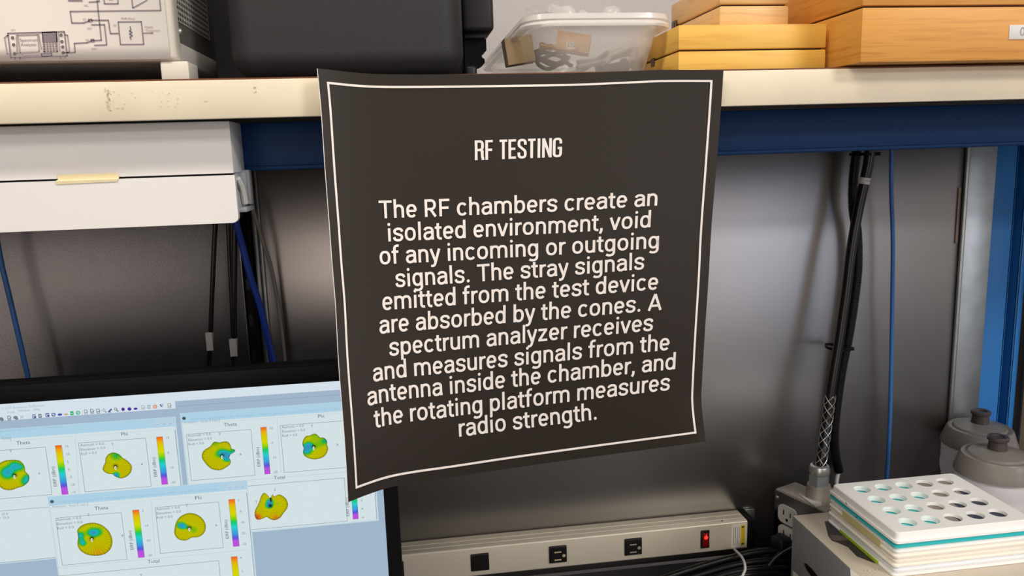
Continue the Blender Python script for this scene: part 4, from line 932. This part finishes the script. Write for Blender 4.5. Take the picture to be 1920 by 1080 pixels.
b = MB(); b.lathe([(0.0001, 0.0004), (0.0022, 0.0003), (0.003, 0)], n=14, M=Matrix.Rotation(math.radians(90), 4, 'X'), c=(c[0]+0.0004, py0-0.0042, zc+0.004)); b.box(c[0]+0.0002, c[0]+0.0012, py0-0.0046, py0-0.0042, zc+0.006, zc+0.0095); b.build('pilot_light', 'rocker_glow', sw)
b = MB(); lx0, lx1 = PY(1371, 1010, py0)[0], PY(1399, 1007, py0)[0]
b.box(lx0, lx1, py0-0.0005, py0-0.0001, pzb+0.0035, pz1-0.0035, 0); ww = lx1-lx0
b.box(lx0+ww*0.62, lx0+ww*0.9, py0-0.0008, py0-0.0005, pzb+0.006, pz1-0.006, 1)
for k in range(4): b.box(lx0+ww*(0.14+0.12*k), lx0+ww*(0.17+0.12*k), py0-0.0008, py0-0.0005, pzb+0.008, pz1-0.008, 2)
for z in (pzb+0.008, pz1-0.010): b.box(lx0+ww*0.68, lx0+ww*0.84, py0-0.001, py0-0.0008, z, z+0.002, 3)
o = b.build('warning_label', ['label_white', 'label_yellow', 'label_line', 'ink_black'], ps); o['label'] = 'white and yellow warning sticker'

# ================================================================== JUNCTION BOX WITH CABLE FITTING
jz1 = 0.826; JA = np.array([0.5455, 1.0655]); JU = np.array([0.36, -0.933]); JU /= np.linalg.norm(JU); JW = np.array([-JU[1], JU[0]])
jb = thing('junction_box', 'grey metal junction box turned aside with white sockets, behind the grey carton', 'junction box', (JA[0], JA[1], 0.7003))
jb.rotation_euler = (0, 0, math.atan2(JU[1], JU[0])); JH = jz1-0.7003
def jloc(p): d = np.array([p[0], p[1]])-JA; return np.array([d.dot(JU), d.dot(JW), p[2]-0.7003])
def jface(px, py, off=0.0):
    "where the pixel's ray meets the box's socket face"
    d = ROT.T @ np.array([(px-960)/F_PX, (py-540)/F_PX, 1.0]); t = (JA-EYE[:2]-JW*off).dot(JW)/d[:2].dot(JW); return jloc(EYE+d*t)
b = MB(); b.rbox(0.0, 0.0955, 0.0, 0.046, 0.0, JH, 0.0035, 3); b.build('box_body', 'cast_grey', jb, local=True)
b = MB(); b.rbox(0.0015, 0.094, -0.0016, -0.0001, 0.002, JH-0.002, 0.0007); b.rbox(0.011, 0.0845, -0.0020, -0.0016, 0.016, JH-0.026, 0.0003, 1); b.build('face_plate', 'stainless', jb, local=True)
q = jface(1457, 932, 0.0016); b = MB(); b.lathe([(0.0001, 0.0018), (0.002, 0.0014), (0.003, 0)], n=14, M=Matrix.Rotation(math.radians(90), 4, 'X'), c=(q[0], -0.0016, q[2])); b.build('screw', 'chrome', jb, local=True)
MX = Matrix.Rotation(math.radians(90), 4, 'X')
for px, py in ((1478, 966), (1478, 1004)):
    q = jface(px, py, 0.002); b = MB()
    b.rbox(q[0]-0.0175, q[0]+0.0175, -0.0050, -0.0020, q[2]-0.0145, q[2]+0.0145, 0.0090, 5, only=lambda a, c: abs(a.y-c.y) > 0.001)
    b.box(q[0]-0.0075, q[0]-0.0055, -0.0053, -0.0050, q[2]-0.001, q[2]+0.007, 1); b.box(q[0]+0.0055, q[0]+0.0075, -0.0053, -0.0050, q[2]-0.001, q[2]+0.006, 1)
    b.lathe([(0.0001, 0.0003), (0.0025, 0.0003), (0.0025, 0)], n=12, M=MX, c=(q[0], -0.0050, q[2]-0.0075), m=1)
    b.build('outlet', ['white_plastic', 'slot_dark'], jb, local=True)
fc = PZ(1537, 930, jz1); fx, fy = fc[0], fc[1]; fl_ = jloc(fc); hx, hy = fl_[0]+0.001, 0.0295
fx, fy = (JA+JU*hx+JW*hy)
b = MB(); b.lathe([(0.0185, JH-0.012), (0.0190, JH+0.001), (0.0180, JH+0.004), (0.0172, JH+0.017), (0.0165, JH+0.0205), (0.0001, JH+0.0205)], c=(hx, hy, 0), n=28); b.build('threaded_hub', 'cast_grey', jb, local=True)
b = MB(); b.lathe([(0.0150, JH+0.0205), (0.0150, JH+0.037), (0.0001, JH+0.037)], c=(hx, hy, 0), n=6); b.build('hex_nut', 'zinc', jb, angle=20, local=True)
b = MB(); b.lathe([(0.0142, JH+0.0371), (0.0150, JH+0.040), (0.0150, JH+0.046), (0.0134, JH+0.0505), (0.0098, JH+0.052), (0.0098, JH+0.0372)], c=(hx, hy, 0), n=28); b.build('gland_cap', 'chrome', jb, local=True)
b = MB(); b.rbox(0.028, 0.11, 0.0463, 0.0493, JH-0.03, JH+0.013, 0.0012); b.build('mounting_ear', 'cast_grey', jb, local=True)
b = MB(); A = [jloc(PZ(*p, jz1+0.0004)) for p in ((1497, 927), (1501, 923), (1540, 942), (1541, 949), (1530, 951))]
n = len(A); b.add([tuple(p) for p in A]+[(p[0], p[1], p[2]+0.0008) for p in A], [tuple(range(n-1, -1, -1)), tuple(range(n, 2*n))]+[(i, (i+1) % n, (i+1) % n+n, i+n) for i in range(n)])
o = b.build('marker_tag', 'tag_white', jb, local=True); o['label'] = 'white plastic marker tag'

# ================================================================== CABLES
def cable(name, label, cat, pts, r, m, group=None, n=10):
    b = MB(); P = b.tube(pts, r, n, sub=8); o = b.build(name, m, angle=60); tag(o, label, cat, group); recentre(o); return o, P
zc0 = jz1+0.045
cp = [PY(1632, 262, 1.05), PY(1629, 300, 1.05), PY(1620, 345, 1.052), PY(1608, 400, 1.054), PY(1596, 470, 1.052), PY(1586, 550, 1.049), PY(1573, 640, 1.045), PY(1560, 720, 1.041), PY(1549, 800, 1.037), PY(1542, 850, fy+0.003), (fx, fy, zc0)]
ac, acP = cable('armoured_cable', 'thick black cable rising from the junction box fitting to the beam', 'cable', cp, 0.0073, 'cable_black', n=16)
# woven wire strain-relief grip
gp = [p for p in acP if p[2] < PY(1558, 733, 1.04)[2]]
b = MB(); G = np.array(gp)
Ls = np.r_[0, np.cumsum(np.linalg.norm(np.diff(G, axis=0), axis=1))]
for sgn in (1, -1):
    for k in range(4):
        pts = []
        for t in np.linspace(0, 1, 60):
            c = np.array([np.interp(t*Ls[-1], Ls, G[:, i]) for i in range(3)]); a = sgn*t*2*math.pi*1.9+k*math.pi/2; rr = 0.0079+0.002*max(0, t-0.9)*10
            pts.append(c+rr*np.array([math.cos(a), math.sin(a), 0]))
        b.tube(pts, 0.00055, 5, smooth=False)
b.build('wire_grip', 'chrome', ac)['label'] = 'woven wire strain relief grip'
b = MB(); q = PY(1619, 331, 1.05); q2 = PY(1617.5, 346, 1.05); i0 = min(range(len(acP)), key=lambda i: abs(acP[i][2]-q[2])); i1 = min(range(len(acP)), key=lambda i: abs(acP[i][2]-q2[2]))
b.tube([acP[i0], acP[i1]], 0.0077, 16, smooth=False); m_ = (acP[i0]+acP[i1])/2; V, Fs, x0, x1 = letters('ITS 01', 0, 2)
b.add([(m_[0]-0.0045+(x-x0)/(x1-x0)*0.009, m_[1]-0.0079, m_[2]-0.0015+y*0.004) for x, y in V], Fs, 1); b.build('label_sleeve', ['tag_white', 'ink_black'], ac)['label'] = 'white printed sleeve'
# ribbed loom tube behind
lp = [PY(1608, 270, 1.078), PY(1604, 300, 1.078), PY(1599.5, 345, 1.078), PY(1600, 390, 1.078), PY(1607, 440, 1.08), PY(1608, 500, 1.08), PY(1602, 560, 1.08), PY(1592, 625, 1.08), PY(1579, 690, 1.082), PY(1570, 750, 1.084), PY(1564, 810, 1.085), PY(1566, 850, 1.086), PY(1573, 884, 1.087)]
b = MB(); Q = MB(); P = Q.tube(lp, 0.006, 6, sub=40); cumulative = np.r_[0, np.cumsum(np.linalg.norm(np.diff(np.array(P), axis=0), axis=1))]
ts = np.arange(0, cumulative[-1], 0.0006); P2 = [np.array([np.interp(t, cumulative, np.array(P)[:, i]) for i in range(3)]) for t in ts]
b.tube(P2, lambda i, N: 0.0066+(0.0008 if (i % 4) < 2 else -0.0006), 14, smooth=False)
lm = b.build('loom_tube', 'loom_black', angle=60); tag(lm, 'black ribbed loom tube twisting behind the thick black cable', 'tube'); recentre(lm)
def tie(label, px, py, Y, w=0.02):
    q = PY(px, py, Y); b = MB(); b.lathe([(0.0098, -0.002), (0.0103, -0.002), (0.0103, 0.002), (0.0098, 0.002), (0.0098, -0.002)], c=(q[0], q[1]+0.012, q[2]), n=24)
    for p in range(len(b.v)):
        x, y, z = b.v[p]; b.v[p] = (q[0]+(x-q[0])*1.15, q[1]+0.012+(y-q[1]-0.012)*2.1, z)
    b.rbox(q[0]+0.008, q[0]+0.022, q[1]-0.004, q[1]+0.002, q[2]-0.0025, q[2]+0.0025, 0.0008)
    o = b.build('cable_tie', 'black_plastic'); tag(o, label, 'cable tie'); recentre(o)
tie('black cable tie around the thick cables just below the beam', 1622, 289, 1.05)
tie('black cable tie around the thick cables halfway down', 1574, 655, 1.058)
b = MB(); q = PY(1573, 884, 1.087); b.tube([q, PY(1570, 895, 1.085), PY(1568, 915, 1.082), PY(1568, 960, 1.080)], 0.003, 8)
o = b.build('lead', 'cable_white'); tag(o, 'short white lead coming out of the ribbed loom by the junction box', 'lead'); recentre(o)
cable('network_cable', 'blue cable hanging straight down at right, left of the panel seam', 'cable', [PY(1672, 262, 1.07), PY(1671, 350, 1.072), PY(1674, 450, 1.074), PY(1673, 560, 1.074), PY(1671, 680, 1.076), PY(1668, 800, 1.078), PY(1662, 905, 1.08), PY(1652, 1010, 1.08)], 0.0031, 'cable_blue')
cable('network_cable', 'blue cable hanging at the far left over the dark panel', 'cable', [PY(-22, 330, 1.05), PY(-10, 420, 1.05), PY(2, 490, 1.05), PY(15, 545, 1.05), PY(29, 605, 1.05), PY(44, 670, 1.05), PY(55, 725, 1.05), PY(68, 860, 1.05)], 0.0032, 'cable_blue')
cable('network_cable', 'deep blue cable slanting across the black upright below the white unit', 'cable', [PY(430, 352, 1.04), PY(443, 418, 1.045), PY(455, 463, 1.05), PY(470, 520, 1.053), PY(488, 575, 1.056), PY(502, 635, 1.06), PY(515, 690, 1.062), PY(530, 800, 1.064)], 0.0045, 'cable_deep_blue')
cable('grey_lead', 'thin pale grey lead beside the deep blue cable on the steel panel', 'cable', [PY(468, 372, 1.06), PY(478, 405, 1.064), PY(494, 455, 1.07), PY(508, 500, 1.08), PY(518, 550, 1.084), PY(527, 610, 1.085), PY(535, 690, 1.086), PY(542, 800, 1.087)], 0.0026, 'cable_grey')
def tagged(label, pts, r, tg):
    o, P = cable('tagged_cable', label, 'cable', pts, r, 'cable_black'); 
    if tg:
        a, c = PY(*tg[0]), PY(*tg[1]); i0 = min(range(len(P)), key=lambda i: abs(P[i][2]-a[2])); i1 = min(range(len(P)), key=lambda i: abs(P[i][2]-c[2]))
        b = MB(); seg = [P[i] for i in range(i0, i1+1)]; b.tube(seg, r+0.0008, 12, smooth=False); b.rbox(seg[len(seg)//2][0]-r-0.001, seg[len(seg)//2][0]+r+0.001, a[1]-r-0.0016, a[1]-r-0.0006, P[i1][2], P[i0][2], 0.0002, 1); b.build('cable_tag', 'tag_white', o)['label'] = 'white paper tag'
tagged('black cable with white tag, hanging alone left of the black upright', [PY(406, 395, 1.05), PY(402, 450, 1.05), PY(399, 520, 1.05), PY(396, 590, 1.05), PY(394, 640, 1.05), PY(391, 690, 1.05), PY(387, 800, 1.05)], 0.0032, ((393.5, 622, 1.05), (392, 657, 1.05)))
tagged('black cable with white tag running down beside the black upright', [PY(441, 395, 1.05), PY(440, 450, 1.05), PY(439.5, 520, 1.05), PY(439, 590, 1.05), PY(439, 640, 1.05), PY(438, 690, 1.05), PY(436, 800, 1.05)], 0.0036, ((440, 636, 1.05), (439.5, 669, 1.05)))
tagged('thin black cable crossing behind the tagged cable beside the upright', [PY(427, 395, 1.07), PY(429, 450, 1.07), PY(431, 500, 1.07), PY(434, 560, 1.07), PY(436, 620, 1.07), PY(440, 690, 1.07), PY(446, 800, 1.07)], 0.0028, None)
# silver edge beside the upright
b = MB(); a = PY(447, 470, 1.072); c = PY(460, 691, 1.072); b.rbox(XL-0.0165, XL-0.0138, 1.085, 1.0985, 0.7005, 1.36, 0.0008); o = b.build('edge_strip', 'galvanised'); tag(o, 'thin silver strip along the left side of the black upright', 'strip'); recentre(o)
# bundle of power cords on the bench, bottom right
GB = 'black power cords piled by the junction box'
paths = [[(1225, 1090), (1300, 1066), (1370, 1046), (1430, 1033), (1480, 1035), (1530, 1052)],
         [(1240, 1098), (1310, 1078), (1375, 1060), (1440, 1050), (1490, 1052), (1540, 1064)],
         [(1300, 1096), (1350, 1080), (1400, 1068), (1450, 1064), (1500, 1066), (1550, 1075)],
         [(1290, 1112), (1340, 1092), (1400, 1078), (1450, 1075), (1500, 1078), (1560, 1086)],
         [(1300, 1120), (1360, 1106), (1420, 1092), (1480, 1088), (1540, 1092)],
         [(1395, 1058), (1425, 1048), (1455, 1034), (1480, 1016), (1500, 1002)],
         [(1440, 1062), (1455, 1045), (1478, 1030), (1500, 1022), (1530, 1020)]]
zz = [0.742, 0.729, 0.718, 0.709, 0.707, 0.747, 0.757]; yy_ = [1.028, 1.022, 1.014, 1.008, 0.996, 1.026, 1.012]
labs = ['topmost thick black cord of the pile curving toward the outlet', 'thick black cord just under the topmost cord of the pile', 'glossy black cord at the middle of the pile', 'black cord low in the pile by the bench top', 'lowest black cord at the bottom edge of the photo', 'black cord rising steeply to the junction box outlet', 'short black cord looping over the pile beside the grey box']
for k, pth in enumerate(paths):
    pts = [PY(x, y, yy_[k]+(0.004*math.sin(i+k))) for i, (x, y) in enumerate(pth)]
    pts = [np.array([p[0], p[1], max(p[2], 0.7065)]) for p in pts]
    cable('power_cable', labs[k], 'cord', pts, 0.0052 if k < 5 else 0.0045, 'cable_black', GB)
q = jface(1474, 1012, 0.006); q = JA+JU*q[0]-JW*0.018; zq = 0.7003+jface(1474, 1012, 0.006)[2]
b = MB(); b.rbox(-0.012, 0.012, -0.011, 0.011, -0.011, 0.009, 0.004, 3)
for k_ in range(len(b.v)):
    x, y, z_ = b.v[k_]; b.v[k_] = (q[0]+JU[0]*x+JW[0]*y, q[1]+JU[1]*x+JW[1]*y, zq+z_)
o = b.build('plug', 'black_rubber'); tag(o, 'black plug pushed into the lower socket of the junction box', 'plug'); recentre(o)
cable('charger_lead', 'thin white lead hanging down from the right end of the power strip', 'cord', [PY(1376, 1029, 1.062), PY(1382, 1035, 1.035), PY(1391, 1045, 1.0), PY(1396, 1056, 0.975), PY(1397, 1068, 0.965), PY(1392, 1080, 0.96), PY(1386, 1092, 0.955)], 0.0019, 'cable_white')

# ================================================================== GREY CARTON, TRAYS, BOTTLES
gz = 0.828; gx0, gx1, gy0, gy1 = 0.5248, 0.763, 0.715, 0.9705
gb = thing('product_carton', 'dark grey product carton with cream lettering under the tray stack', 'carton', ((gx0+gx1)/2, (gy0+gy1)/2, 0.70))
b = MB(); b.rbox(gx0, gx1, gy0, gy1, 0.7003, gz-0.0012, 0.0015); b.build('carton_body', 'box_grey_side', gb)
b = MB(); b.rbox(gx0+0.0004, gx1, gy0, gy1, gz-0.0012, gz, 0.0005); b.build('carton_lid', 'box_grey_top', gb)
b = MB(); zp = gz+0.0002
def top_poly(pts, m, dz=0.0): P = [PZ(x, y, zp+dz) for x, y in pts]; b.add([tuple(p) for p in P], [tuple(range(len(P)))], m)
top_poly([(1546, 978), (1555, 976), (1620, 1030), (1652, 1056), (1640, 1056), (1606, 1043), (1590, 1026), (1572, 1018), (1560, 1014), (1553, 1005)], 0)
top_poly([(1556, 1003), (1580, 1004), (1592, 1012), (1576, 1014), (1562, 1013)], 1, 0.0001)
V, Fs, x0, x1 = letters('RALLY', 0.02, 3); a = PZ(1624, 1088, zp); c = PZ(1668, 1084, zp); wd = (c[0]-a[0])
b.add([(a[0]+(x-x0)/(x1-x0)*wd, a[1]+y*0.028, zp) for x, y in V], Fs, 2)
l0 = PZ(1614, 1071, zp); l1 = PZ(1650, 1068, zp); b.box(l0[0], l1[0], l0[1]-0.0008, l0[1]+0.0008, zp-0.0001, zp, 2)
top_poly([(1594, 1066), (1612, 1080), (1625, 1095), (1596, 1095)], 3)
b.build('printed_graphics', ['box_print_dark', 'box_print_mid', 'box_print_cream', 'label_white'], gb, smooth=False)
def PXp(px, py, X): d = ROT.T @ np.array([(px-960)/F_PX, (py-540)/F_PX, 1.0]); return EYE + d*(X/d[0])
b = MB(); xs = gx0-0.0003
P = [PXp(x, y, xs) for x, y in ((1507, 1057), (1511, 1056), (1522, 1066), (1536, 1084), (1546, 1100), (1534, 1096), (1522, 1082), (1512, 1068))]
b.add([tuple(p) for p in P], [tuple(range(len(P)-1, -1, -1))], 0); P = [PXp(x, y, xs) for x, y in ((1486, 1069), (1497, 1078), (1497, 1100), (1487, 1090))]; b.add([tuple(p) for p in P], [tuple(range(3, -1, -1))], 1)
b.build('side_slot', ['slot_dark', 'label_white'], gb, smooth=False)

tx0, tx1, tyf, tyb = 0.5635, 0.7535, 0.795, 0.9455
tops = 0.0405
def tray(label, z, h, m, dx=0.0, dy=0.0, holes=False):
    b = MB()
    def R(i, zz, r=0.006): return rrect(tx0+i+dx, tx1-i+dx, tyf+i+dy, tyb-i+dy, r, zz)
    if not holes:
        loft(b, [R(0.0006, z+0.0004), R(0, z+0.0006), R(0, z+h*0.42), R(0.0016, z+h*0.5), R(0.0018, z+h*0.98), R(0.004, z+h)])
    o = b.build('sample_tray', m, angle=40); tag(o, label, 'tray', 'stacked sample trays'); recentre(o); return o
hw = 0.0062; order = [('lowest white tray resting on the grey carton', 'tray_white'), ('white tray second from the bottom of the stack', 'tray_frost'), ('white tray third from the bottom of the stack', 'tray_cream'),
      ('cream white tray in the middle of the stack', 'tray_cream'), ('cream white tray second below the teal tray', 'tray_cream'), ('white tray directly below the teal tray', 'tray_white')]
z = gz+0.0003; zs = []
for k, (lb, mm) in enumerate(order):
    o = tray(lb, z, hw, mm, dx=(0.0009 if k % 2 else -0.0004), dy=(-0.0006 if k % 3 == 1 else 0.0004)); zs.append((o, z)); z += hw
def sticker(o, y0, y1, z0, z1, m):
    b = MB(); b.box(tx0-0.0014, tx0-0.0009, y0, y1, z0, z1); b.build('sticker', m, o)
ya = PXp(1576, 996, tx0)[1]; yb2 = PXp(1648, 1056, tx0)[1]; sticker(zs[0][0], yb2, ya, zs[0][1]+0.0004, zs[0][1]+0.0048, 'sticker_lime')
ya = PXp(1581, 958, tx0)[1]; yb2 = PXp(1652, 1018, tx0)[1]; sticker(zs[4][0], yb2, ya, zs[4][1]+0.0008, zs[5][1]+0.003, 'sticker_tan')
tt = tray('teal tray directly below the top tray with holes', z, 0.0055, 'tray_teal'); z += 0.0056
b = MB(); loft(b, [rrect(tx0+0.007, 0.672, tyf+0.007, tyb-0.007, 0.005, z-0.0004), rrect(tx0+0.0075, 0.6715, tyf+0.0075, tyb-0.0075, 0.005, z+0.0008+0.0125-0.0072)]); b.build('raised_floor', 'tray_teal', tt)
# card held in the right part of the top tray
zc = z+0.0008+0.0125-0.0045; b = MB()
cx = [(0.674, tyb-0.006), (tx1-0.006, tyb-0.006), (tx1-0.006, tyf+0.006), (0.6435, tyf+0.006), (0.6435, 0.870), (0.674, 0.870)]
b.add([(x, y, zc) for x, y in cx], [(0, 5, 4, 3, 2, 1)], 0)
b.add([(x, y, zc+0.0002) for x, y in [(0.664, tyf+0.006), (0.668, 0.836), (0.690, 0.845), (0.692, 0.868), (0.706, 0.870), (0.722, 0.880), (0.724, 0.900), (tx1-0.006, 0.903), (tx1-0.006, tyf+0.006)]], [(8, 7, 6, 5, 4, 3, 2, 1, 0)][::1], 1)
for q in range(len(b.f)): b.f[q] = list(b.f[q])
cd = b.build('printed_card', ['card_grey', 'card_navy'], smooth=False)
so = cd.modifiers.new('thickness', 'SOLIDIFY'); so.thickness = 0.0002
tag(cd, 'grey and navy card seen through the right holes of the top tray', 'card'); recentre(cd)
# top tray with 20 round wells
z += 0.0008; H = 0.0125; b = MB()
def R(i, zz, r=0.006): return rrect(tx0+i, tx1-i, tyf+i, tyb-i, r, zz, 6)
loft(b, [R(0.0008, z), R(-0.0004, z), R(-0.0004, z+0.003), R(0.0022, z+0.0036), R(0.0032, z+H-0.001), R(0.0045, z+H)], cap0=False, cap1=False)
cols, rows, rad = 5, 4, 0.0108
x0, x1, y0, y1 = tx0+0.0045, tx1-0.0045, tyf+0.0045, tyb-0.0045
holesPx = {}
def well(i, j): return (x0+0.0135+(x1-x0-0.027)*(i+0.5)/cols+(0.0), y0+0.006+(y1-y0-0.012)*(j+0.5)/rows)
bm = bmesh.new(); zt2 = z+H
outer = [bm.verts.new(p) for p in R(0.0045, zt2)]; edges = [bm.edges.new((outer[i], outer[(i+1) % len(outer)])) for i in range(len(outer))]
nh = 24
for i in range(cols):
    for j in range(rows):
        cx, cy = well(i, j); ring = [bm.verts.new((cx+rad*math.cos(2*math.pi*k/nh), cy+rad*math.sin(2*math.pi*k/nh), zt2)) for k in range(nh)]
        edges += [bm.edges.new((ring[k], ring[(k+1) % nh])) for k in range(nh)]
bmesh.ops.triangle_fill(bm, edges=edges, use_beauty=True)
bad = [f for f in bm.faces if any((f.calc_center_median()-Vector((*well(i, j), zt2))).length < rad*0.93 and all(((v.co-Vector((*well(i, j), zt2))).length < rad*1.02) for v in f.verts) for i in range(cols) for j in range(rows))]
bmesh.ops.delete(bm, geom=bad, context='FACES_ONLY')
for f in bm.faces:
    if f.normal.z < 0: f.normal_flip()
b.bm(bm)
for i in range(cols):
    for j in range(rows):
        cx, cy = well(i, j); dp = 0.0040 if (i >= 3 or (i == 2 and j < 2)) else 0.0066
        b.lathe([(rad, zt2), (rad*0.985, zt2-0.0008), (rad*(0.96 if dp < 0.005 else 0.93), zt2-dp)], c=(cx, cy, 0), n=nh)
tp = b.build('sample_tray', 'tray_white', angle=40); tag(tp, 'white top tray with twenty round holes on the stack', 'tray', 'stacked sample trays'); recentre(tp)
b = MB()
for px, py in ((1588, 944), (1606, 970)):
    q = PXp(px, py, tx0-0.0004); b.add([(tx0-0.0006, q[1]-0.002, q[2]-0.0015), (tx0-0.0006, q[1]+0.002, q[2]-0.001), (tx0-0.0006, q[1]+0.0025, q[2]+0.0018)], [(0, 1, 2)])
b.build('ink_marks', 'card_navy', tp, smooth=False)

def bottle(label, px_top, py_top, Y, mark=False):
    c = PY(px_top, py_top, Y); x, y = c[0], Y; rb = 0.0520; zt = 0.8785
    t = thing('sports_bottle', label, 'bottle', (x, y, 0.70), 'frosted sports bottles with smoky lids')
    b = MB(); b.lathe([(0.0001, 0.7003), (rb*0.9, 0.7003), (rb, 0.706), (rb, 0.80), (rb*0.96, 0.808), (rb*0.93, 0.818), (rb*0.96, 0.828), (rb, 0.836), (rb, 0.846), (rb*0.975, 0.850), (rb*0.99, 0.854), (rb*0.99, zt-0.006), (rb*0.95, zt), (rb*0.8, zt+0.004)], c=(x, y, 0), n=56); b.build('bottle_body', 'bottle_frost', t)
    b = MB(); b.lathe([(rb*0.985, zt-0.0005), (rb*1.035, zt), (rb*1.035, zt+0.002), (rb*0.90, zt+0.0235), (rb*0.86, zt+0.0265), (rb*0.80, zt+0.027), (rb*0.74, zt+0.0262), (rb*0.69, zt+0.029), (rb*0.5, zt+0.0315), (rb*0.36, zt+0.0335), (0.0125, zt+0.0345), (0.0001, zt+0.0345)], c=(x, y, 0), n=12*5); 
    b.build('lid', 'bottle_lid', t, angle=30)
    b = MB(); b.lathe([(0.0128, zt+0.0346), (0.0122, zt+0.040), (0.0115, zt+0.047), (0.0138, zt+0.0485), (0.0142, zt+0.052), (0.0125, zt+0.054), (0.0085, zt+0.0535), (0.008, zt+0.0515), (0.0001, zt+0.0515)], c=(x, y, 0), n=28); b.build('spout', 'bottle_lid_dark', t)
    if mark:
        b = MB(); V, Fs, x0, x1 = letters('07', 0.03, 3)
        for (gx, gy) in V: pass
        q = PY(1902, 972, Y-rb); a0 = math.atan2(-1, (q[0]-x)/rb) if False else -math.pi/2+math.asin(max(-1, min(1, (q[0]-x)/rb)))
        rr = rb*0.985; P = [(x+(rr+0.0012)*math.cos(a0+(gx-x0)*0.016/rr), y+(rr+0.0012)*math.sin(a0+(gx-x0)*0.016/rr), 0.812+gy*0.014) for gx, gy in V]
        b.add(P, Fs); b.build('marking', 'ink_maroon', t, smooth=False)['label'] = 'dark red handwritten digits'
bottle('frosted sports bottle with smoky lid, nearer one just behind the trays', 1871, 831, 0.945, True)
bottle('frosted sports bottle with smoky lid, farther one against the blue post', 1838, 789, 1.046)
